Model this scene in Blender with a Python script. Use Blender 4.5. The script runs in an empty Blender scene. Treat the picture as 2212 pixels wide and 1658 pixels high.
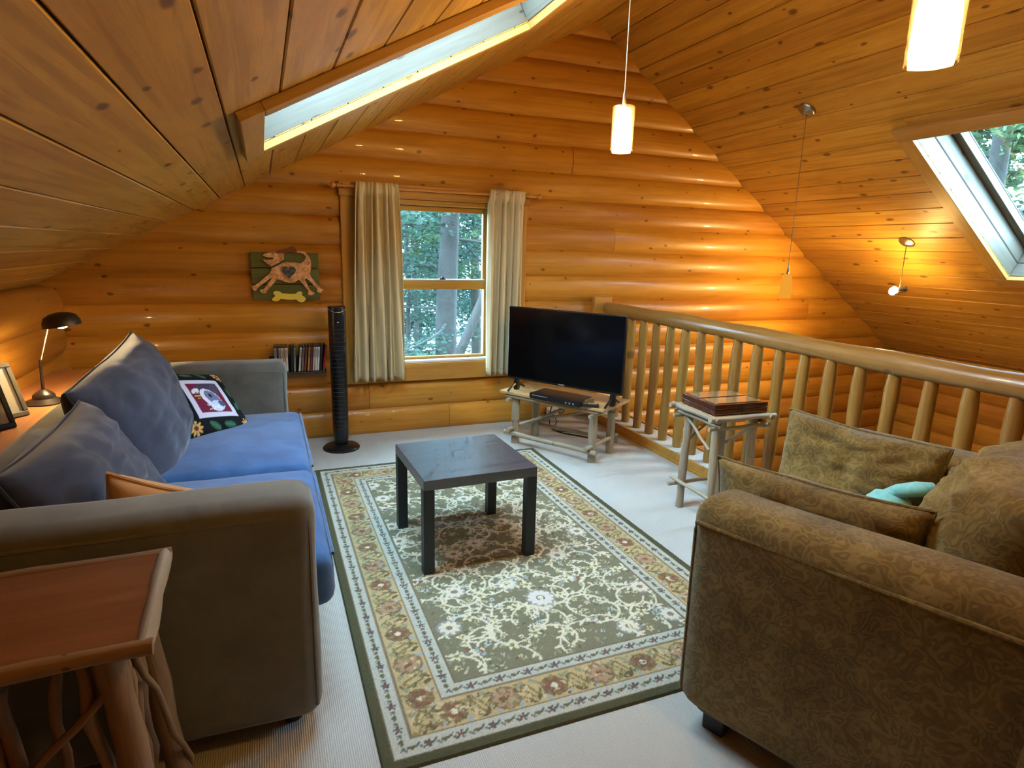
import bpy, bmesh, math, random
import numpy as np
from mathutils import Matrix, Vector, noise
random.seed(7); RNG = np.random.default_rng(11)
scene = bpy.context.scene
COL = scene.collection
PI = math.pi

# ------------------------------------------------------------------ camera
def make_camera():
    f_px, C = 1324.34, Vector((-0.86514, -2.75027, 1.45332))
    yaw, pitch, roll = 0.38508, -0.215864, 0.025345
    f = Vector((math.sin(yaw)*math.cos(pitch), math.cos(yaw)*math.cos(pitch), math.sin(pitch)))
    r = Vector((math.cos(yaw), -math.sin(yaw), 0)); u = r.cross(f)
    r2 = math.cos(roll)*r + math.sin(roll)*u; u2 = -math.sin(roll)*r + math.cos(roll)*u
    cd = bpy.data.cameras.new('camera'); cam = bpy.data.objects.new('camera', cd); COL.objects.link(cam)
    cd.sensor_fit = 'HORIZONTAL'; cd.sensor_width = 36.0; cd.lens = 36.0*f_px/2212.0; cd.clip_start = .02; cd.clip_end = 300
    m = Matrix.Identity(4)
    for i, v in enumerate((r2, u2, -f, C)):
        for k in range(3): m[k][i] = v[k]
    cam.matrix_world = m; scene.camera = cam
make_camera()

# ------------------------------------------------------------------ world, exposure
SKY_STRENGTH = 30.0
w = bpy.data.worlds.new('sky'); scene.world = w; w.use_nodes = True
bg = w.node_tree.nodes['Background']
bg.inputs[0].default_value = (0.46, 0.73, 1.0, 1); bg.inputs[1].default_value = SKY_STRENGTH
vs = scene.view_settings
vs.view_transform = 'Standard'; vs.look = 'None'; vs.exposure = 0.5; vs.gamma = 1.0; vs.use_curve_mapping = False
cy = scene.cycles
cy.max_bounces = 5; cy.diffuse_bounces = 3; cy.glossy_bounces = 3; cy.transmission_bounces = 4; cy.transparent_max_bounces = 8
cy.caustics_reflective = False; cy.caustics_refractive = False; cy.sample_clamp_indirect = 2.5
cy.use_adaptive_sampling = True; cy.adaptive_threshold = .12; cy.adaptive_min_samples = 12; cy.use_denoising = True
WARM = (1.0, 0.62, 0.20)
PENDANT = 200.0

# ------------------------------------------------------------------ helpers
def srgb(r, g, b):
    return tuple(((c/255)/12.92 if c/255 <= .04045 else ((c/255+.055)/1.055)**2.4) for c in (r, g, b))

def tag(o, label=None, cat=None, group=None, kind=None):
    if label: o['label'] = label
    if cat: o['category'] = cat
    if group: o['group'] = group
    if kind: o['kind'] = kind
    return o

def empty(name, loc=(0, 0, 0), rz=0.0, label=None, cat=None, group=None, kind=None):
    o = bpy.data.objects.new(name, None); COL.objects.link(o)
    o.location = loc; o.rotation_euler = (0, 0, rz); o.empty_display_size = .05
    return tag(o, label, cat, group, kind)

class MB:
    """collects shapes; build() links them as one mesh object"""
    def __init__(s): s.v = []; s.f = []
    def add(s, v, f):
        n = len(s.v); s.v.extend([tuple(p) for p in v]); s.f.extend([tuple(i+n for i in q) for q in f]); return s
    def box(s, c, d, m=None):
        v = [Vector((c[0]+sx*d[0]/2, c[1]+sy*d[1]/2, c[2]+sz*d[2]/2)) for sx in (-1, 1) for sy in (-1, 1) for sz in (-1, 1)]
        if m is not None: v = [m @ p for p in v]
        return s.add(v, [(0, 1, 3, 2), (4, 6, 7, 5), (0, 4, 5, 1), (2, 3, 7, 6), (0, 2, 6, 4), (1, 5, 7, 3)])
    def rbox(s, c, d, r=.01, seg=2, m=None):
        bm = bmesh.new(); bmesh.ops.create_cube(bm, size=1)
        for p in bm.verts: p.co = Vector((p.co.x*d[0], p.co.y*d[1], p.co.z*d[2]))
        bmesh.ops.bevel(bm, geom=bm.edges[:], offset=min(r, min(d)*.49), segments=seg, profile=.5, affect='EDGES')
        bm.verts.index_update()
        v = [p.co + Vector(c) for p in bm.verts]
        if m is not None: v = [m @ p for p in v]
        s.add(v, [[q.index for q in fc.verts] for fc in bm.faces]); bm.free(); return s
    def tube(s, pts, rad, seg=10, cap=True, wob=0.0, seed=0):
        pts = [Vector(p) for p in pts]; n = len(pts)
        rad = [rad]*n if not hasattr(rad, '__len__') else rad
        t0 = (pts[1]-pts[0]).normalized(); a = Vector((0, 0, 1)) if abs(t0.z) < .9 else Vector((1, 0, 0))
        x = t0.cross(a).normalized(); v = []
        for i, p in enumerate(pts):
            t = (pts[min(i+1, n-1)]-pts[max(i-1, 0)]).normalized()
            x = (x - t*x.dot(t)).normalized(); y = t.cross(x)
            for k in range(seg):
                an = 2*PI*k/seg
                rr = rad[i]
                if wob: rr *= 1+wob*noise.noise(Vector((p.x*9+seed, p.y*9+math.cos(an), p.z*9+math.sin(an))))
                v.append(p + (x*math.cos(an)+y*math.sin(an))*rr)
        f = [(i*seg+k, i*seg+(k+1) % seg, (i+1)*seg+(k+1) % seg, (i+1)*seg+k) for i in range(n-1) for k in range(seg)]
        if cap: f += [tuple(range(seg))[::-1], tuple((n-1)*seg+k for k in range(seg))]
        return s.add(v, f)
    def lathe(s, prof, c=(0, 0, 0), seg=24, m=None, closed=False):
        v = []
        for r, z in prof:
            for k in range(seg):
                an = 2*PI*k/seg; p = Vector((c[0]+r*math.cos(an), c[1]+r*math.sin(an), c[2]+z)); v.append(m @ p if m is not None else p)
        n = len(prof)
        f = [(i*seg+k, i*seg+(k+1) % seg, (i+1)*seg+(k+1) % seg, (i+1)*seg+k) for i in range(n-1) for k in range(seg)]
        if not closed:
            if prof[0][0] > 1e-6: f.append(tuple(range(seg))[::-1])
            if prof[-1][0] > 1e-6: f.append(tuple((n-1)*seg+k for k in range(seg)))
        return s.add(v, f)
    def poly(s, pts, y0, y1):
        """outline in x,z extruded from y0 (front) to y1"""
        n = len(pts); v = [(p[0], y0, p[1]) for p in pts] + [(p[0], y1, p[1]) for p in pts]
        f = [tuple(range(n)), tuple(range(2*n-1, n-1, -1))] + [(i, i+n, (i+1) % n+n, (i+1) % n) for i in range(n)]
        return s.add(v, f)
    def build(s, name, mat=None, parent=None, smooth=False, angle=40, m=None):
        me = bpy.data.meshes.new(name); me.from_pydata([tuple(p) for p in s.v], [], s.f); me.validate()
        bm = bmesh.new(); bm.from_mesh(me); bmesh.ops.recalc_face_normals(bm, faces=bm.faces[:]); bm.to_mesh(me); bm.free()
        if smooth:
            me.polygons.foreach_set('use_smooth', [True]*len(me.polygons))
            try: me.set_sharp_from_angle(angle=math.radians(angle))
            except Exception: pass
        o = bpy.data.objects.new(name, me); COL.objects.link(o)
        if mat: me.materials.append(mat)
        if parent: o.parent = parent
        if m is not None: o.matrix_local = m
        return o

def axes(o, x, y, z):
    m = Matrix.Identity(4)
    for i, v in enumerate((Vector(x).normalized(), Vector(y).normalized(), Vector(z).normalized(), Vector(o))):
        for k in range(3): m[k][i] = v[k]
    return m

def share(o, name, parent=None, m=None):
    c = o.copy(); c.name = name; COL.objects.link(c); c.parent = parent
    if m is not None: c.matrix_local = m
    return c

# ------------------------------------------------------------------ materials
class NT:
    def __init__(s, name):
        s.m = bpy.data.materials.new(name); s.m.use_nodes = True; s.t = s.m.node_tree; s.n = s.t.nodes; s.l = s.t.links
        s.p = s.n['Principled BSDF']
    def new(s, t, **k):
        n = s.n.new(t)
        for a, b in k.items(): setattr(n, a, b)
        return n
    def link(s, a, b): s.l.new(a, b)
    def coord(s, kind='Object', scale=(1, 1, 1), rnd=0.0):
        tc = s.new('ShaderNodeTexCoord'); out = tc.outputs[kind]
        if rnd:
            oi = s.new('ShaderNodeObjectInfo'); mu = s.new('ShaderNodeMath', operation='MULTIPLY'); mu.inputs[1].default_value = rnd
            s.link(oi.outputs['Random'], mu.inputs[0])
            cx = s.new('ShaderNodeCombineXYZ'); s.link(mu.outputs[0], cx.inputs[0]); s.link(mu.outputs[0], cx.inputs[1])
            ad = s.new('ShaderNodeVectorMath', operation='ADD'); s.link(out, ad.inputs[0]); s.link(cx.outputs[0], ad.inputs[1]); out = ad.outputs[0]
        mp = s.new('ShaderNodeMapping'); mp.inputs['Scale'].default_value = scale; s.link(out, mp.inputs[0]); return mp.outputs[0]
    def noise(s, vec, scale=5, detail=4, rough=.5, dist=0):
        n = s.new('ShaderNodeTexNoise'); n.inputs['Scale'].default_value = scale; n.inputs['Detail'].default_value = detail
        n.inputs['Roughness'].default_value = rough; n.inputs['Distortion'].default_value = dist; s.link(vec, n.inputs['Vector']); return n.outputs[0]
    def ramp(s, fac, stops, interp='LINEAR'):
        r = s.new('ShaderNodeValToRGB'); r.color_ramp.interpolation = interp
        e = r.color_ramp.elements
        while len(e) < len(stops): e.new(.5)
        for i, (p, c) in enumerate(stops): e[i].position = p; e[i].color = (*c[:3], 1)
        s.link(fac, r.inputs[0]); return r.outputs[0]
    def math(s, op, a, b=None):
        n = s.new('ShaderNodeMath', operation=op)
        for i, x in enumerate((a, b)):
            if x is None: continue
            if isinstance(x, (int, float)): n.inputs[i].default_value = x
            else: s.link(x, n.inputs[i])
        return n.outputs[0]
    def mix(s, fac, a, b, mode='MIX'):
        n = s.new('ShaderNodeMix', data_type='RGBA', blend_type=mode)
        for sock, x in ((n.inputs[0], fac), (n.inputs[6], a), (n.inputs[7], b)):
            if isinstance(x, (int, float)): sock.default_value = x
            elif isinstance(x, tuple): sock.default_value = (*x[:3], 1)
            else: s.link(x, sock)
        return n.outputs[2]
    def bump(s, h, strength=.2, dist=.01):
        b = s.new('ShaderNodeBump'); b.inputs['Strength'].default_value = strength; b.inputs['Distance'].default_value = dist
        s.link(h, b.inputs['Height']); s.link(b.outputs[0], s.p.inputs['Normal'])
    def fin(s, color=None, rough=.5, spec=.5, metal=0, coat=0, sheen=0):
        p = s.p
        if color is not None:
            if isinstance(color, tuple): p.inputs['Base Color'].default_value = (*color[:3], 1)
            else: s.link(color, p.inputs['Base Color'])
        if isinstance(rough, (int, float)): p.inputs['Roughness'].default_value = rough
        else: s.link(rough, p.inputs['Roughness'])
        p.inputs['Specular IOR Level'].default_value = spec; p.inputs['Metallic'].default_value = metal
        p.inputs['Coat Weight'].default_value = coat; p.inputs['Sheen Weight'].default_value = sheen
        return s.m

def plain(name, col, rough=.5, **k): return NT(name).fin(col, rough, **k)

def wood(name, light, dark, knotc, rough=.4, grain=14, knots=.42, ksize=.14, kscale=(3.2, 6, 6), coat=0.0, bump=.12, var=.22, spec=.4, plane='xz', streaks=.35):
    """pine with the grain along local X, knots and a tint of its own for each piece"""
    t = NT(name)
    v = t.coord('Object', (1.0, grain, grain), 37.0)
    base = t.ramp(t.noise(v, 1.3, 5, .6, .8), [(.28, dark), (.5, tuple(.5*(a+b) for a, b in zip(light, dark))), (.72, light)])
    fine = t.noise(t.coord('Object', (3, grain*7, grain*7), 11.0), 1.0, 3, .7)
    streak = t.ramp(t.noise(t.coord('Object', (.9, grain*3.4, grain*3.4), 71.0), 1.0, 4, .6, 1.2), [(.40, (1, 1, 1)), (.52, (0, 0, 0))])
    base = t.mix(t.math('MULTIPLY', streak, streaks), base, tuple(x*.66 for x in dark))
    c = t.mix(t.math('MULTIPLY', fine, .35), base, tuple(x*.62 for x in dark))
    kv0 = t.coord('Object', kscale, 53.0); kn = t.new('ShaderNodeTexNoise'); kn.inputs['Scale'].default_value = 4.0; kn.inputs['Detail'].default_value = 3; t.link(kv0, kn.inputs['Vector'])
    ka = t.new('ShaderNodeVectorMath', operation='MULTIPLY_ADD'); ka.inputs[1].default_value = (.13, .13, .13); t.link(kn.outputs['Color'], ka.inputs[0]); t.link(kv0, ka.inputs[2]); kv = ka.outputs[0]
    if plane == 'xz':
        sp = t.new('ShaderNodeSeparateXYZ'); t.link(kv, sp.inputs[0]); cb = t.new('ShaderNodeCombineXYZ'); t.link(sp.outputs[0], cb.inputs[0]); t.link(sp.outputs[2], cb.inputs[1]); kv = cb.outputs[0]
    vo = t.new('ShaderNodeTexVoronoi', voronoi_dimensions='2D'); vo.inputs['Scale'].default_value = 1.0; vo.inputs['Randomness'].default_value = .9; t.link(kv, vo.inputs['Vector'])
    sep = t.new('ShaderNodeSeparateColor'); t.link(vo.outputs['Color'], sep.inputs[0])
    pick = t.math('LESS_THAN', sep.outputs[0], knots)
    size = t.math('MULTIPLY', t.math('ADD', sep.outputs[1], .45), ksize)
    kd = t.math('DIVIDE', vo.outputs['Distance'], size)
    halo = t.ramp(kd, [(.0, (1, 1, 1)), (.55, (.9, .9, .9)), (.8, (.35, .35, .35)), (1.0, (0, 0, 0))])
    kf = t.math('MULTIPLY', t.math('MULTIPLY', halo, pick), .85)
    c = t.mix(kf, c, knotc)
    oi = t.new('ShaderNodeObjectInfo')
    hs = t.new('ShaderNodeHueSaturation'); t.link(c, hs.inputs['Color'])
    t.link(t.math('ADD', t.math('MULTIPLY', oi.outputs['Random'], var), 1-var*.55), hs.inputs['Value'])
    t.link(t.math('ADD', t.math('MULTIPLY', oi.outputs['Random'], .010), .497), hs.inputs['Hue'])
    t.bump(fine, bump, .004)
    return t.fin(hs.outputs[0], rough, spec, coat=coat)

M = {}
M['log'] = wood('log_pine', (.64, .305, .042), (.48, .185, .020), (.13, .036, .006), rough=.38, grain=7, knots=.6, ksize=.065, kscale=(3.6, 7, 6), coat=.12, bump=.16, var=.20)
M['plank'] = wood('plank_pine', (.68, .375, .070), (.50, .235, .034), (.09, .026, .005), rough=.46, grain=6, knots=.62, ksize=.10, kscale=(3.0, 6.2, 3), var=.24, plane='xy', streaks=.55, bump=.25)
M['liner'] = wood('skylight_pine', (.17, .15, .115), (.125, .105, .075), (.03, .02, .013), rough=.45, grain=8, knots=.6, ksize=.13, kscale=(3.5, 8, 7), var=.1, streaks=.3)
M['trim'] = wood('trim_pine', (.62, .33, .065), (.46, .205, .030), (.13, .045, .015), rough=.38, grain=10, knots=.3, var=.15)
M['rail'] = wood('rail_log', (.41, .225, .055), (.28, .135, .028), (.13, .06, .02), rough=.33, grain=8, knots=.25, ksize=.1, coat=.15, bump=.3, var=.18)
M['stick'] = wood('peeled_stick', (.50, .42, .30), (.30, .23, .15), (.12, .08, .05), rough=.55, grain=9, knots=.3, ksize=.12, kscale=(9, 14, 14), bump=.4, var=.2)
M['twig'] = wood('dark_twig', (.33, .19, .09), (.17, .085, .035), (.06, .03, .015), rough=.5, grain=9, knots=.3, ksize=.12, kscale=(9, 14, 14), bump=.4, var=.2)
M['stand_top'] = wood('stand_board', (.66, .44, .20), (.50, .31, .12), (.25, .12, .05), rough=.35, grain=9, knots=.12, var=.05, plane='xy')
M['old_board'] = wood('table_board', (.24, .085, .03), (.15, .048, .016), (.05, .018, .008), rough=.32, grain=9, knots=.25, var=.05, coat=.2, streaks=.1, plane='xy')
M['shelf_board'] = wood('shelf_board', (.62, .26, .10), (.50, .19, .07), (.2, .07, .03), rough=.33, grain=9, knots=.1, var=.05, coat=.2, plane='xy')
M['underlay'] = plain('roof_underlay', (.035, .022, .012), .9)
M['skytrim'] = wood('skylight_trim', (.58, .345, .10), (.44, .225, .050), (.10, .04, .015), rough=.42, grain=8, knots=.3, var=.08)
M['rod'] = plain('rod_wood', srgb(196, 132, 60), .4)
M['black'] = plain('black_plastic', (.006, .006, .007), .28)
M['blackmatte'] = plain('black_matte', (.012, .011, .012), .55)
M['screen'] = plain('tv_screen', (.002, .002, .0025), .12, spec=.35)
M['silver'] = plain('silver_plastic', (.45, .45, .46), .3, metal=.6)
M['chrome'] = plain('brushed_nickel', (.42, .40, .36), .32, metal=1)
M['cord'] = plain('cord', (.16, .12, .07), .5)
M['cordlight'] = plain('pale_cord', (.55, .45, .28), .4)
M['white'] = plain('white_plastic', (.72, .70, .64), .4)
M['bronze'] = plain('lamp_bronze', (.055, .045, .038), .38, metal=.7)
M['whitepaint'] = plain('white_sill', (.75, .76, .76), .4)
M['foot'] = plain('sofa_foot', (.015, .01, .008), .4)
M['darkcase'] = plain('dark_case', (.02, .012, .012), .35)
M['cable'] = plain('cable_black', (.012, .010, .010), .5)

def glass_mat(name, tint=(1, 1, 1), haze=0.0):
    t = NT(name); t.n.remove(t.p)
    tr = t.new('ShaderNodeBsdfTransparent'); tr.inputs[0].default_value = (*tint, 1)
    gl = t.new('ShaderNodeBsdfGlossy'); gl.inputs['Roughness'].default_value = .02
    fr = t.new('ShaderNodeLayerWeight'); fr.inputs[0].default_value = .5
    fac = t.math('ADD', t.math('MULTIPLY', t.math('POWER', fr.outputs['Facing'], 3), .75), .03)
    mx = t.new('ShaderNodeMixShader'); t.link(fac, mx.inputs[0]); t.link(tr.outputs[0], mx.inputs[1]); t.link(gl.outputs[0], mx.inputs[2])
    out = mx.outputs[0]
    if haze:
        df = t.new('ShaderNodeBsdfTranslucent'); df.inputs[0].default_value = (1, .9, .7, 1); m2 = t.new('ShaderNodeMixShader'); m2.inputs[0].default_value = haze
        t.link(out, m2.inputs[1]); t.link(df.outputs[0], m2.inputs[2]); out = m2.outputs[0]
    t.link(out, t.n['Material Output'].inputs[0]); return t.m
M['pane'] = glass_mat('window_glass', (.95, .98, .97))
M['clear'] = glass_mat('clear_glass', (.96, .93, .85), .006)

def emit(name, col, st):
    t = NT(name); t.n.remove(t.p); e = t.new('ShaderNodeEmission'); e.inputs[0].default_value = (*col, 1); e.inputs[1].default_value = st
    t.link(e.outputs[0], t.n['Material Output'].inputs[0]); return t.m
M['lampglow'] = emit('lamp_frosted_glow', WARM, PENDANT)
M['bulbglow'] = emit('bulb_glow', WARM, 520)

def carpet():
    t = NT('carpet'); v = t.coord('Object', (1, 1, 1))
    rib = t.new('ShaderNodeTexWave', wave_type='BANDS', bands_direction='X'); rib.inputs['Scale'].default_value = 48; rib.inputs['Distortion'].default_value = 1.2; rib.inputs['Detail'].default_value = 2; rib.inputs['Detail Scale'].default_value = 3
    t.link(v, rib.inputs['Vector'])
    n2 = t.noise(v, 160, 3, .7); n3 = t.noise(v, 2.2, 4, .6)
    h = t.math('ADD', t.math('MULTIPLY', rib.outputs[1], .5), t.math('MULTIPLY', n2, .8))
    c = t.mix(h, srgb(158, 156, 148), srgb(204, 202, 193)); c = t.mix(t.math('MULTIPLY', n3, .35), c, srgb(165, 164, 156))
    t.bump(h, .5, .004); return t.fin(c, .95, .1)
M['carpet'] = carpet()

def fabric(name, a, b, scale=9, bump=.25, sheen=.4, weave=420):
    t = NT(name); v = t.coord('Object', (1, 1, 1), 13.0)
    n1 = t.noise(v, scale, 5, .6, .6); n2 = t.noise(v, weave, 2, .6)
    c = t.mix(t.ramp(n1, [(.3, (0, 0, 0)), (.7, (1, 1, 1))]), a, b)
    c = t.mix(t.math('MULTIPLY', n2, .3), c, tuple(x*.5 for x in a))
    t.bump(t.math('ADD', t.math('MULTIPLY', n1, .6), t.math('MULTIPLY', n2, .25)), bump, .006); return t.fin(c, .9, .15, sheen=sheen)
M['blue'] = fabric('blue_grey_microsuede', srgb(44, 80, 126), srgb(68, 108, 158), 6)
M['bluedark'] = fabric('slate_pillow_cloth', srgb(46, 50, 64), srgb(66, 72, 92), 6)
M['sofaframe'] = fabric('grey_green_microsuede', srgb(88, 86, 79), srgb(113, 111, 101), 5)
M['seam'] = fabric('dark_seam', srgb(30, 32, 42), srgb(40, 44, 56), 6)
M['tan'] = fabric('tan_cloth', srgb(186, 128, 70), srgb(212, 160, 98), 5)
M['mint'] = fabric('mint_plush', srgb(112, 200, 204), srgb(150, 226, 228), 40, .5, .8)
def curtain_mat():
    t = NT('curtain_linen'); v = t.coord('Object', (1, 1, 1)); n = t.noise(v, 260, 2, .6)
    c = t.mix(n, srgb(206, 188, 146), srgb(230, 216, 178)); t.fin(c, .9, .1)
    tl = t.new('ShaderNodeBsdfTranslucent'); t.link(c, tl.inputs[0]); mx = t.new('ShaderNodeMixShader'); mx.inputs[0].default_value = .15
    t.link(t.p.outputs[0], mx.inputs[1]); t.link(tl.outputs[0], mx.inputs[2]); t.link(mx.outputs[0], t.n['Material Output'].inputs[0]); return t.m
M['curtain'] = curtain_mat()
def paisley():
    t = NT('brown_paisley_chenille'); v = t.coord('Object', (1, 1, 1), 7.0)
    nz = t.new('ShaderNodeTexNoise'); nz.inputs['Scale'].default_value = 11; nz.inputs['Detail'].default_value = 2; t.link(v, nz.inputs['Vector'])
    ad = t.new('ShaderNodeVectorMath', operation='MULTIPLY_ADD'); ad.inputs[1].default_value = (.30, .30, .30); t.link(nz.outputs['Color'], ad.inputs[0]); t.link(v, ad.inputs[2])
    vo = t.new('ShaderNodeTexVoronoi', feature='F1'); vo.inputs['Scale'].default_value = 17; t.link(ad.outputs[0], vo.inputs['Vector'])
    ring = t.math('SINE', t.math('MULTIPLY', vo.outputs['Distance'], 15))
    n1 = t.noise(v, 5, 4, .6); n2 = t.noise(v, 380, 2, .6)
    f = t.math('ADD', t.math('MULTIPLY', ring, .09), t.math('MULTIPLY', n1, .95))
    c = t.ramp(f, [(.25, srgb(88, 70, 32)), (.48, srgb(118, 98, 50)), (.72, srgb(148, 128, 76))])
    c = t.mix(t.math('MULTIPLY', n2, .35), c, srgb(56, 44, 28))
    t.bump(t.math('ADD', t.math('MULTIPLY', ring, .2), t.math('MULTIPLY', n2, .4)), .3, .004); return t.fin(c, .9, .12, sheen=.25)
M['brown'] = paisley()
def lack():
    t = NT('blue_black_woodgrain'); v = t.coord('Object', (1, 12, 12))
    n = t.noise(v, 2.2, 5, .6, 1.5); c = t.ramp(n, [(.35, (.011, .015, .025)), (.65, (.034, .046, .072))])
    t.bump(n, .15, .002); t.p.inputs['Coat Roughness'].default_value = .28; t.p.inputs['Coat IOR'].default_value = 1.7; return t.fin(c, .45, 1.0, coat=1.0)
M['lack'] = lack()
M['lackleg'] = plain('blue_black_lacquer', (.012, .016, .022), .45)
def attr_mat(name, rough=.9, spec=.1, bumpscale=0):
    t = NT(name); a = t.new('ShaderNodeAttribute', attribute_name='Col')
    c = a.outputs['Color']
    if bumpscale:
        v = t.coord('Object', (1, 1, 1)); n = t.noise(v, bumpscale, 3, .7); c = t.mix(t.math('MULTIPLY', n, .3), c, (.10, .10, .07)); t.bump(n, .6, .004)
    return t.fin(c, rough, spec)
M['rug'] = attr_mat('rug_wool', .95, .08, 240)
M['print'] = attr_mat('printed_cloth', .85, .15)
M['photo'] = attr_mat('photo_paper', .3, .4)

# ------------------------------------------------------------------ the shell
LOFT_X = 2.02                      # edge of the loft floor
YB, YF = 2.10, -4.70               # log-wall centre lines of the gable wall and of the wall behind the camera
LZ0, LP, LR = 0.197, 0.2083, 0.132 # log joints: first level, pitch, log radius
LA, LB = 2.328, 0.53               # left ceiling plane  z = LA + LB x
RA, RB = 4.4307, -0.71             # right ceiling plane z = RA + RB x
RIDGE = (RA-LA)/(LB-RB)

MB().box((( -2.3+LOFT_X)/2, (YF+YB)/2, -.13), (LOFT_X+2.3, YB-YF, .26)).build('floor', M['carpet'])['kind'] = 'structure'
M['lowerfloor'] = wood('lower_floor_boards', (.45, .24, .10), (.33, .15, .05), (.12, .05, .02), rough=.35, grain=9, plane='xy')
MB().box((1.7, (YF+YB)/2, -2.66), (8.4, YB-YF+.3, .12)).build('floor_lower', M['lowerfloor'])['kind'] = 'structure'
def log_mesh(L, rings, xl=None, xr=None, zc=0, seed=0, R=LR, seg=20):
    """log along local X; xl/xr give the cut of each end as a function of world height"""
    v = []; f = []
    for i in range(rings+1):
        t = i/rings
        for k in range(seg):
            a = 2*PI*k/seg; ca, sa = math.cos(a), math.sin(a); y = math.copysign(abs(ca)**.77, ca)*R; z = math.copysign(abs(sa)**.77, sa)*R
            x0 = xl(z+zc) if xl else 0; x1 = xr(z+zc) if xr else L
            x = x0+(x1-x0)*t
            wob = 1+.035*noise.noise(Vector((x*1.3+seed*7.1, math.cos(a)*.6, math.sin(a)*.6)))+.018*noise.noise(Vector((x*5+seed*3.3, math.cos(a)*1.5, math.sin(a)*1.5)))
            v.append((x, y*wob*.97, z*wob))
    f = [(i*seg+k, i*seg+(k+1) % seg, (i+1)*seg+(k+1) % seg, (i+1)*seg+k) for i in range(rings) for k in range(seg)]
    f += [tuple(range(seg))[::-1], tuple(rings*seg+k for k in range(seg))]
    return v, f

def gable(name, yc, cuts, holes):
    root = empty(name, (0, yc, 0), kind='structure')
    k0 = -14
    for k in range(k0, 16):
        zc = LZ0+LP*(k+.5)
        zl = lambda z: max(-2.36, (z-.10-LA)/LB) if z > .9 else -2.36
        zr = lambda z: min(5.86, (z-.10-RA)/RB) if z > .2 else 5.86
        if zc-LR > LA+LB*RIDGE-.05: break
        lo, hi = zl(zc), zr(zc)
        spans = [(None, None)]
        for (hx0, hx1, hz0, hz1) in holes:
            if hz0-.01 <= zc <= hz1+.01: spans = [(None, hx0), (hx1, None)]
        for cx in cuts.get(k, []):
            out = []
            for a, b in spans:
                if (a is None or cx > a) and (b is None or cx < b): out += [(a, cx), (cx+.003, b)]
                else: out.append((a, b))
            spans = out
        for j, (a, b) in enumerate(spans):
            fl = zl if a is None else (lambda z, a=a: a)
            fr = zr if b is None else (lambda z, b=b: b)
            L = (b if b is not None else hi)-(a if a is not None else lo)
            v, f = log_mesh(L, max(4, int(L*5)), fl, fr, zc, seed=k*3.7+j*11.3+yc)
            o = MB().add(v, f).build('log', M['log'], root, True, 50)
            o.location = (0, 0, zc)
    return root
WIN = (-.32, 1.13, .40, 1.87)
gable('wall_back', YB, {0: [-.15], -1: [.50], 9: [1.54], 6: [1.975], -4: [3.2], -7: [4.1], 3: [4.3], -2: [2.9]}, [WIN])
gable('wall_front', YF, {2: [1.0], 6: [.4]}, [])
def side_wall(name, xc, ztop, zbot):
    root = empty(name, (xc, 0, 0), kind='structure'); L = YB-YF+.24
    z = zbot; k = 0
    while z < ztop:
        v, f = log_mesh(L, 22, seed=k*5.1+xc, R=LR)
        o = MB().add(v, f).build('log', M['log'], root, True, 50)
        o.location = (0, YF-.12, z); o.rotation_euler = (0, 0, PI/2); z += LP; k += 1
    return root
side_wall('wall_left', -2.20, 1.05, LZ0-LP*13)
side_wall('wall_right', 5.73, .24, LZ0-LP*13)
# boards where the right ceiling meets the log wall
t1 = MB().rbox((5.545, (YF+YB)/2, .435), (.03, YB-YF-.26, .085), .006).build('trim_1', M['trim']); t1['kind'] = 'structure'

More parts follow.
